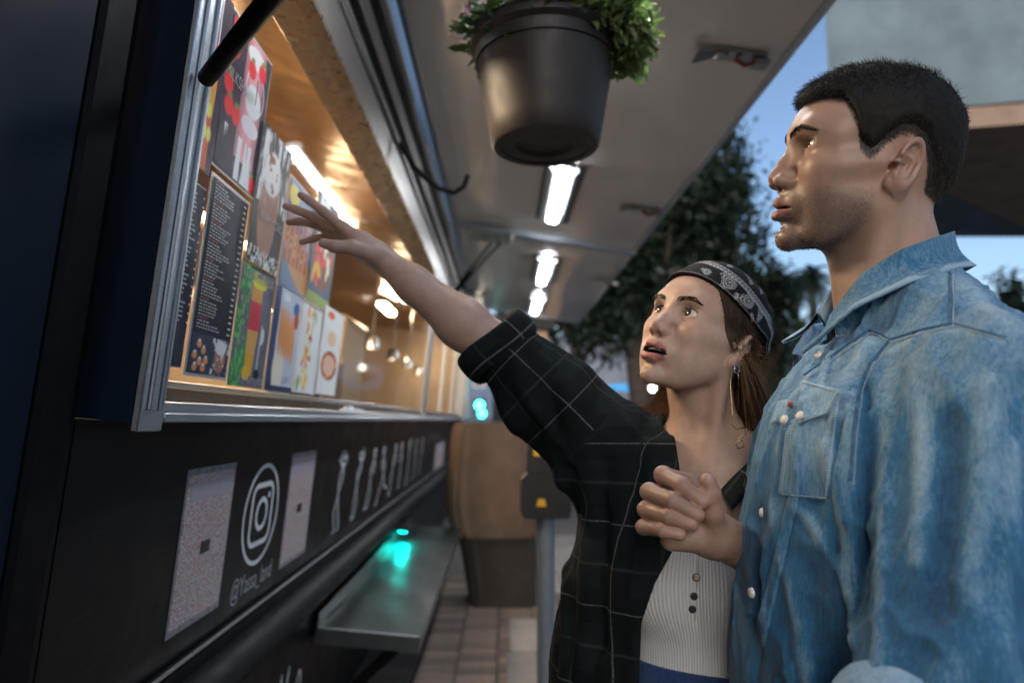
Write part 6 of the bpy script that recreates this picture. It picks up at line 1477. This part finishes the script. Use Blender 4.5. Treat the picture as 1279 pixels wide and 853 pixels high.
panel('far_pocket_flap', f_ms, ((973,500),(985,497),(977,528),(962,533)), M_den, shm, .0030, (10,12), FA, T0)
for poly in ([(1085,412),(1112,424),(1150,412),(1190,404),(1256,422)], [(1112,424),(1088,452),(1073,482),(1066,540),(1062,600)], [(1085,412),(1045,440),(1005,468)], [(1186,340),(1187,372),(1187,404)]):
    seam_line('seam', f_ms, poly, M_seam, shm, .0016, 70, .0002, t0=T0); seam_line('stitching', f_ms, [(x+4, y+4) for x, y in poly], M_th, shm, .0008, 110, .0008, True, T0)
seam_line('stitching', lambda P: f_ms(P)-.0036, [(987,531),(977,617),(1031,622),(1046,502)], M_th, shm, .0008, 150, .0008, True, T0)
seam_line('stitching', lambda P: f_ms(P)-.0074, [(1004,478),(1052,491)], M_th, shm, .0008, 60, .001, True, T0); seam_line('stitching', lambda P: f_ms(P)-.0074, [(998,527),(1033,516),(1051,491)], M_th, shm, .0008, 70, .001, True, T0)
pearl = mat('pearl_snap', (.72,.70,.66), .15, coat=.8)
for (px, py) in ((999,519),(979,524),(1021,443),(951,640),(938,740)):
    X, ok = trace(lambda P: f_ms(P)-.0070, [px], [py], T0); N = grad(f_ms, X.astype(f32), .003)[0]; b = MB().lathe([(0,.0028),(.003,.0026),(.0048,.0016),(.0055,.0),(.0058,-.001),(0,-.001)], n=20).build('snap', pearl, shm, True); b.location = X[0]-np.array(man.location); b.rotation_euler = Vector(N).to_track_quat('Z','Y').to_euler()
panel('red_tab', lambda P: f_ms(P)-.003, ((985,500),(990,502),(987,509),(983,507)), mat('red_tab', (.30,.02,.02), .7), shm, .001, (5,5), None, T0)
# collar: stand and folded leaf, rolled cuffs
def nring(deg, r, z, sq=1.): a = rad(deg); return NBm+fwd_m*.014+np.array([0,0,.044])+fwd_m*math.cos(a)*r*sq+lef_m*math.sin(a)*r+np.array([0,0,z])
degs = [18,50,80,110,145,180,215,250,280,310,342]
top_ = [nring(d, r, z, 1.05) for d, r, z in zip(degs, [.078,.076,.073,.071,.068,.066,.068,.072,.074,.076,.078], [-.055,-.012,.012,.026,.040,.046,.040,.026,.012,-.010,-.045])]
bot_ = [nring(d, r, z, 1.05) for d, r, z in zip(degs, [.118,.108,.098,.092,.086,.084,.086,.092,.100,.108,.120], [-.100,-.055,-.030,-.014,-.004,.0,-.004,-.014,-.030,-.052,-.080])]
collar('collar', top_, bot_, M_den, shm, .0045, n=70)
stand = [nring(d, .070, z-.055, 1.05) for d, z in zip(degs, [-.055,-.012,.012,.026,.040,.046,.040,.026,.012,-.010,-.045])]; collar('collar_stand', [p for p in top_], stand, M_den, shm, .003, n=60)
def cuff(c, ax_, r, name, parent):
    ax_ = ax_/np.linalg.norm(ax_); u_ = np.cross(ax_, [0,1,0]); u_ /= np.linalg.norm(u_); w_ = np.cross(ax_, u_); rows_ = []
    V = np.array([[c+(u_*math.cos(a)+w_*math.sin(a))*(r+.003*math.sin(3*a)+.009*math.cos(b))+ax_*(.024*math.sin(b)+.006*math.sin(2*a)) for b in np.linspace(0, 2*math.pi, 15)] for a in np.linspace(0, 2*math.pi, 49)]).reshape(-1,3)
    i = np.arange(49*15).reshape(49,15); Q = np.stack([i[:-1,:-1].ravel(), i[1:,:-1].ravel(), i[1:,1:].ravel(), i[:-1,1:].ravel()], 1); N = np.random.default_rng(2).random(len(V))*.2+.65
    o = arr_mesh(name, V, Q, M_den, parent, attrs={'fade': N}, world=False); o.data.transform(Matrix.Translation(-Vector(man.location)))
cuff(EL_+np.array([-.004,0,.012]), (EL_-SL_)+np.array([-.16,0,0]), .074, 'rolled_cuff', shm); cuff(RE, RE-RS_, .066, 'rolled_cuff', shm)
# ---- trousers and shoes (below the frame)
f_mj = lambda P: smax(smax(f_mlow(P)-.012, np.maximum(P[:,2]-.93, .17-P[:,2]), .01), np.abs(tl_m(P)[:,1])-.20, .01)
Vj, Qj = sdf_mesh(f_mj, (.15,.45,.10), (.72,1.20,.97), .008); arr_mesh('trousers', Vj, Qj, mat('dark_trousers', (.02,.022,.028), .85), man)
for s in (-1, 1):
    c = NBm+lef_m*s*.092
    def f_sh(P): return smin(cap(P, c*[1,1,0]+[0,0,.15]-fwd_m*.04, c*[1,1,0]+[0,0,.138]+fwd_m*.15, .042, .036), cap(P, c*[1,1,0]+[0,0,.15]-fwd_m*.03, c*[1,1,0]+[0,0,.20]-fwd_m*.03, .042, .045), .03)
    Vz, Qz = sdf_mesh(f_sh, c*[1,1,0]+[-.26,-.26,.08], c*[1,1,0]+[.26,.26,.27], .007); arr_mesh('shoe', Vz, Qz, mat('brown_leather', (.05,.03,.02), .5), man)
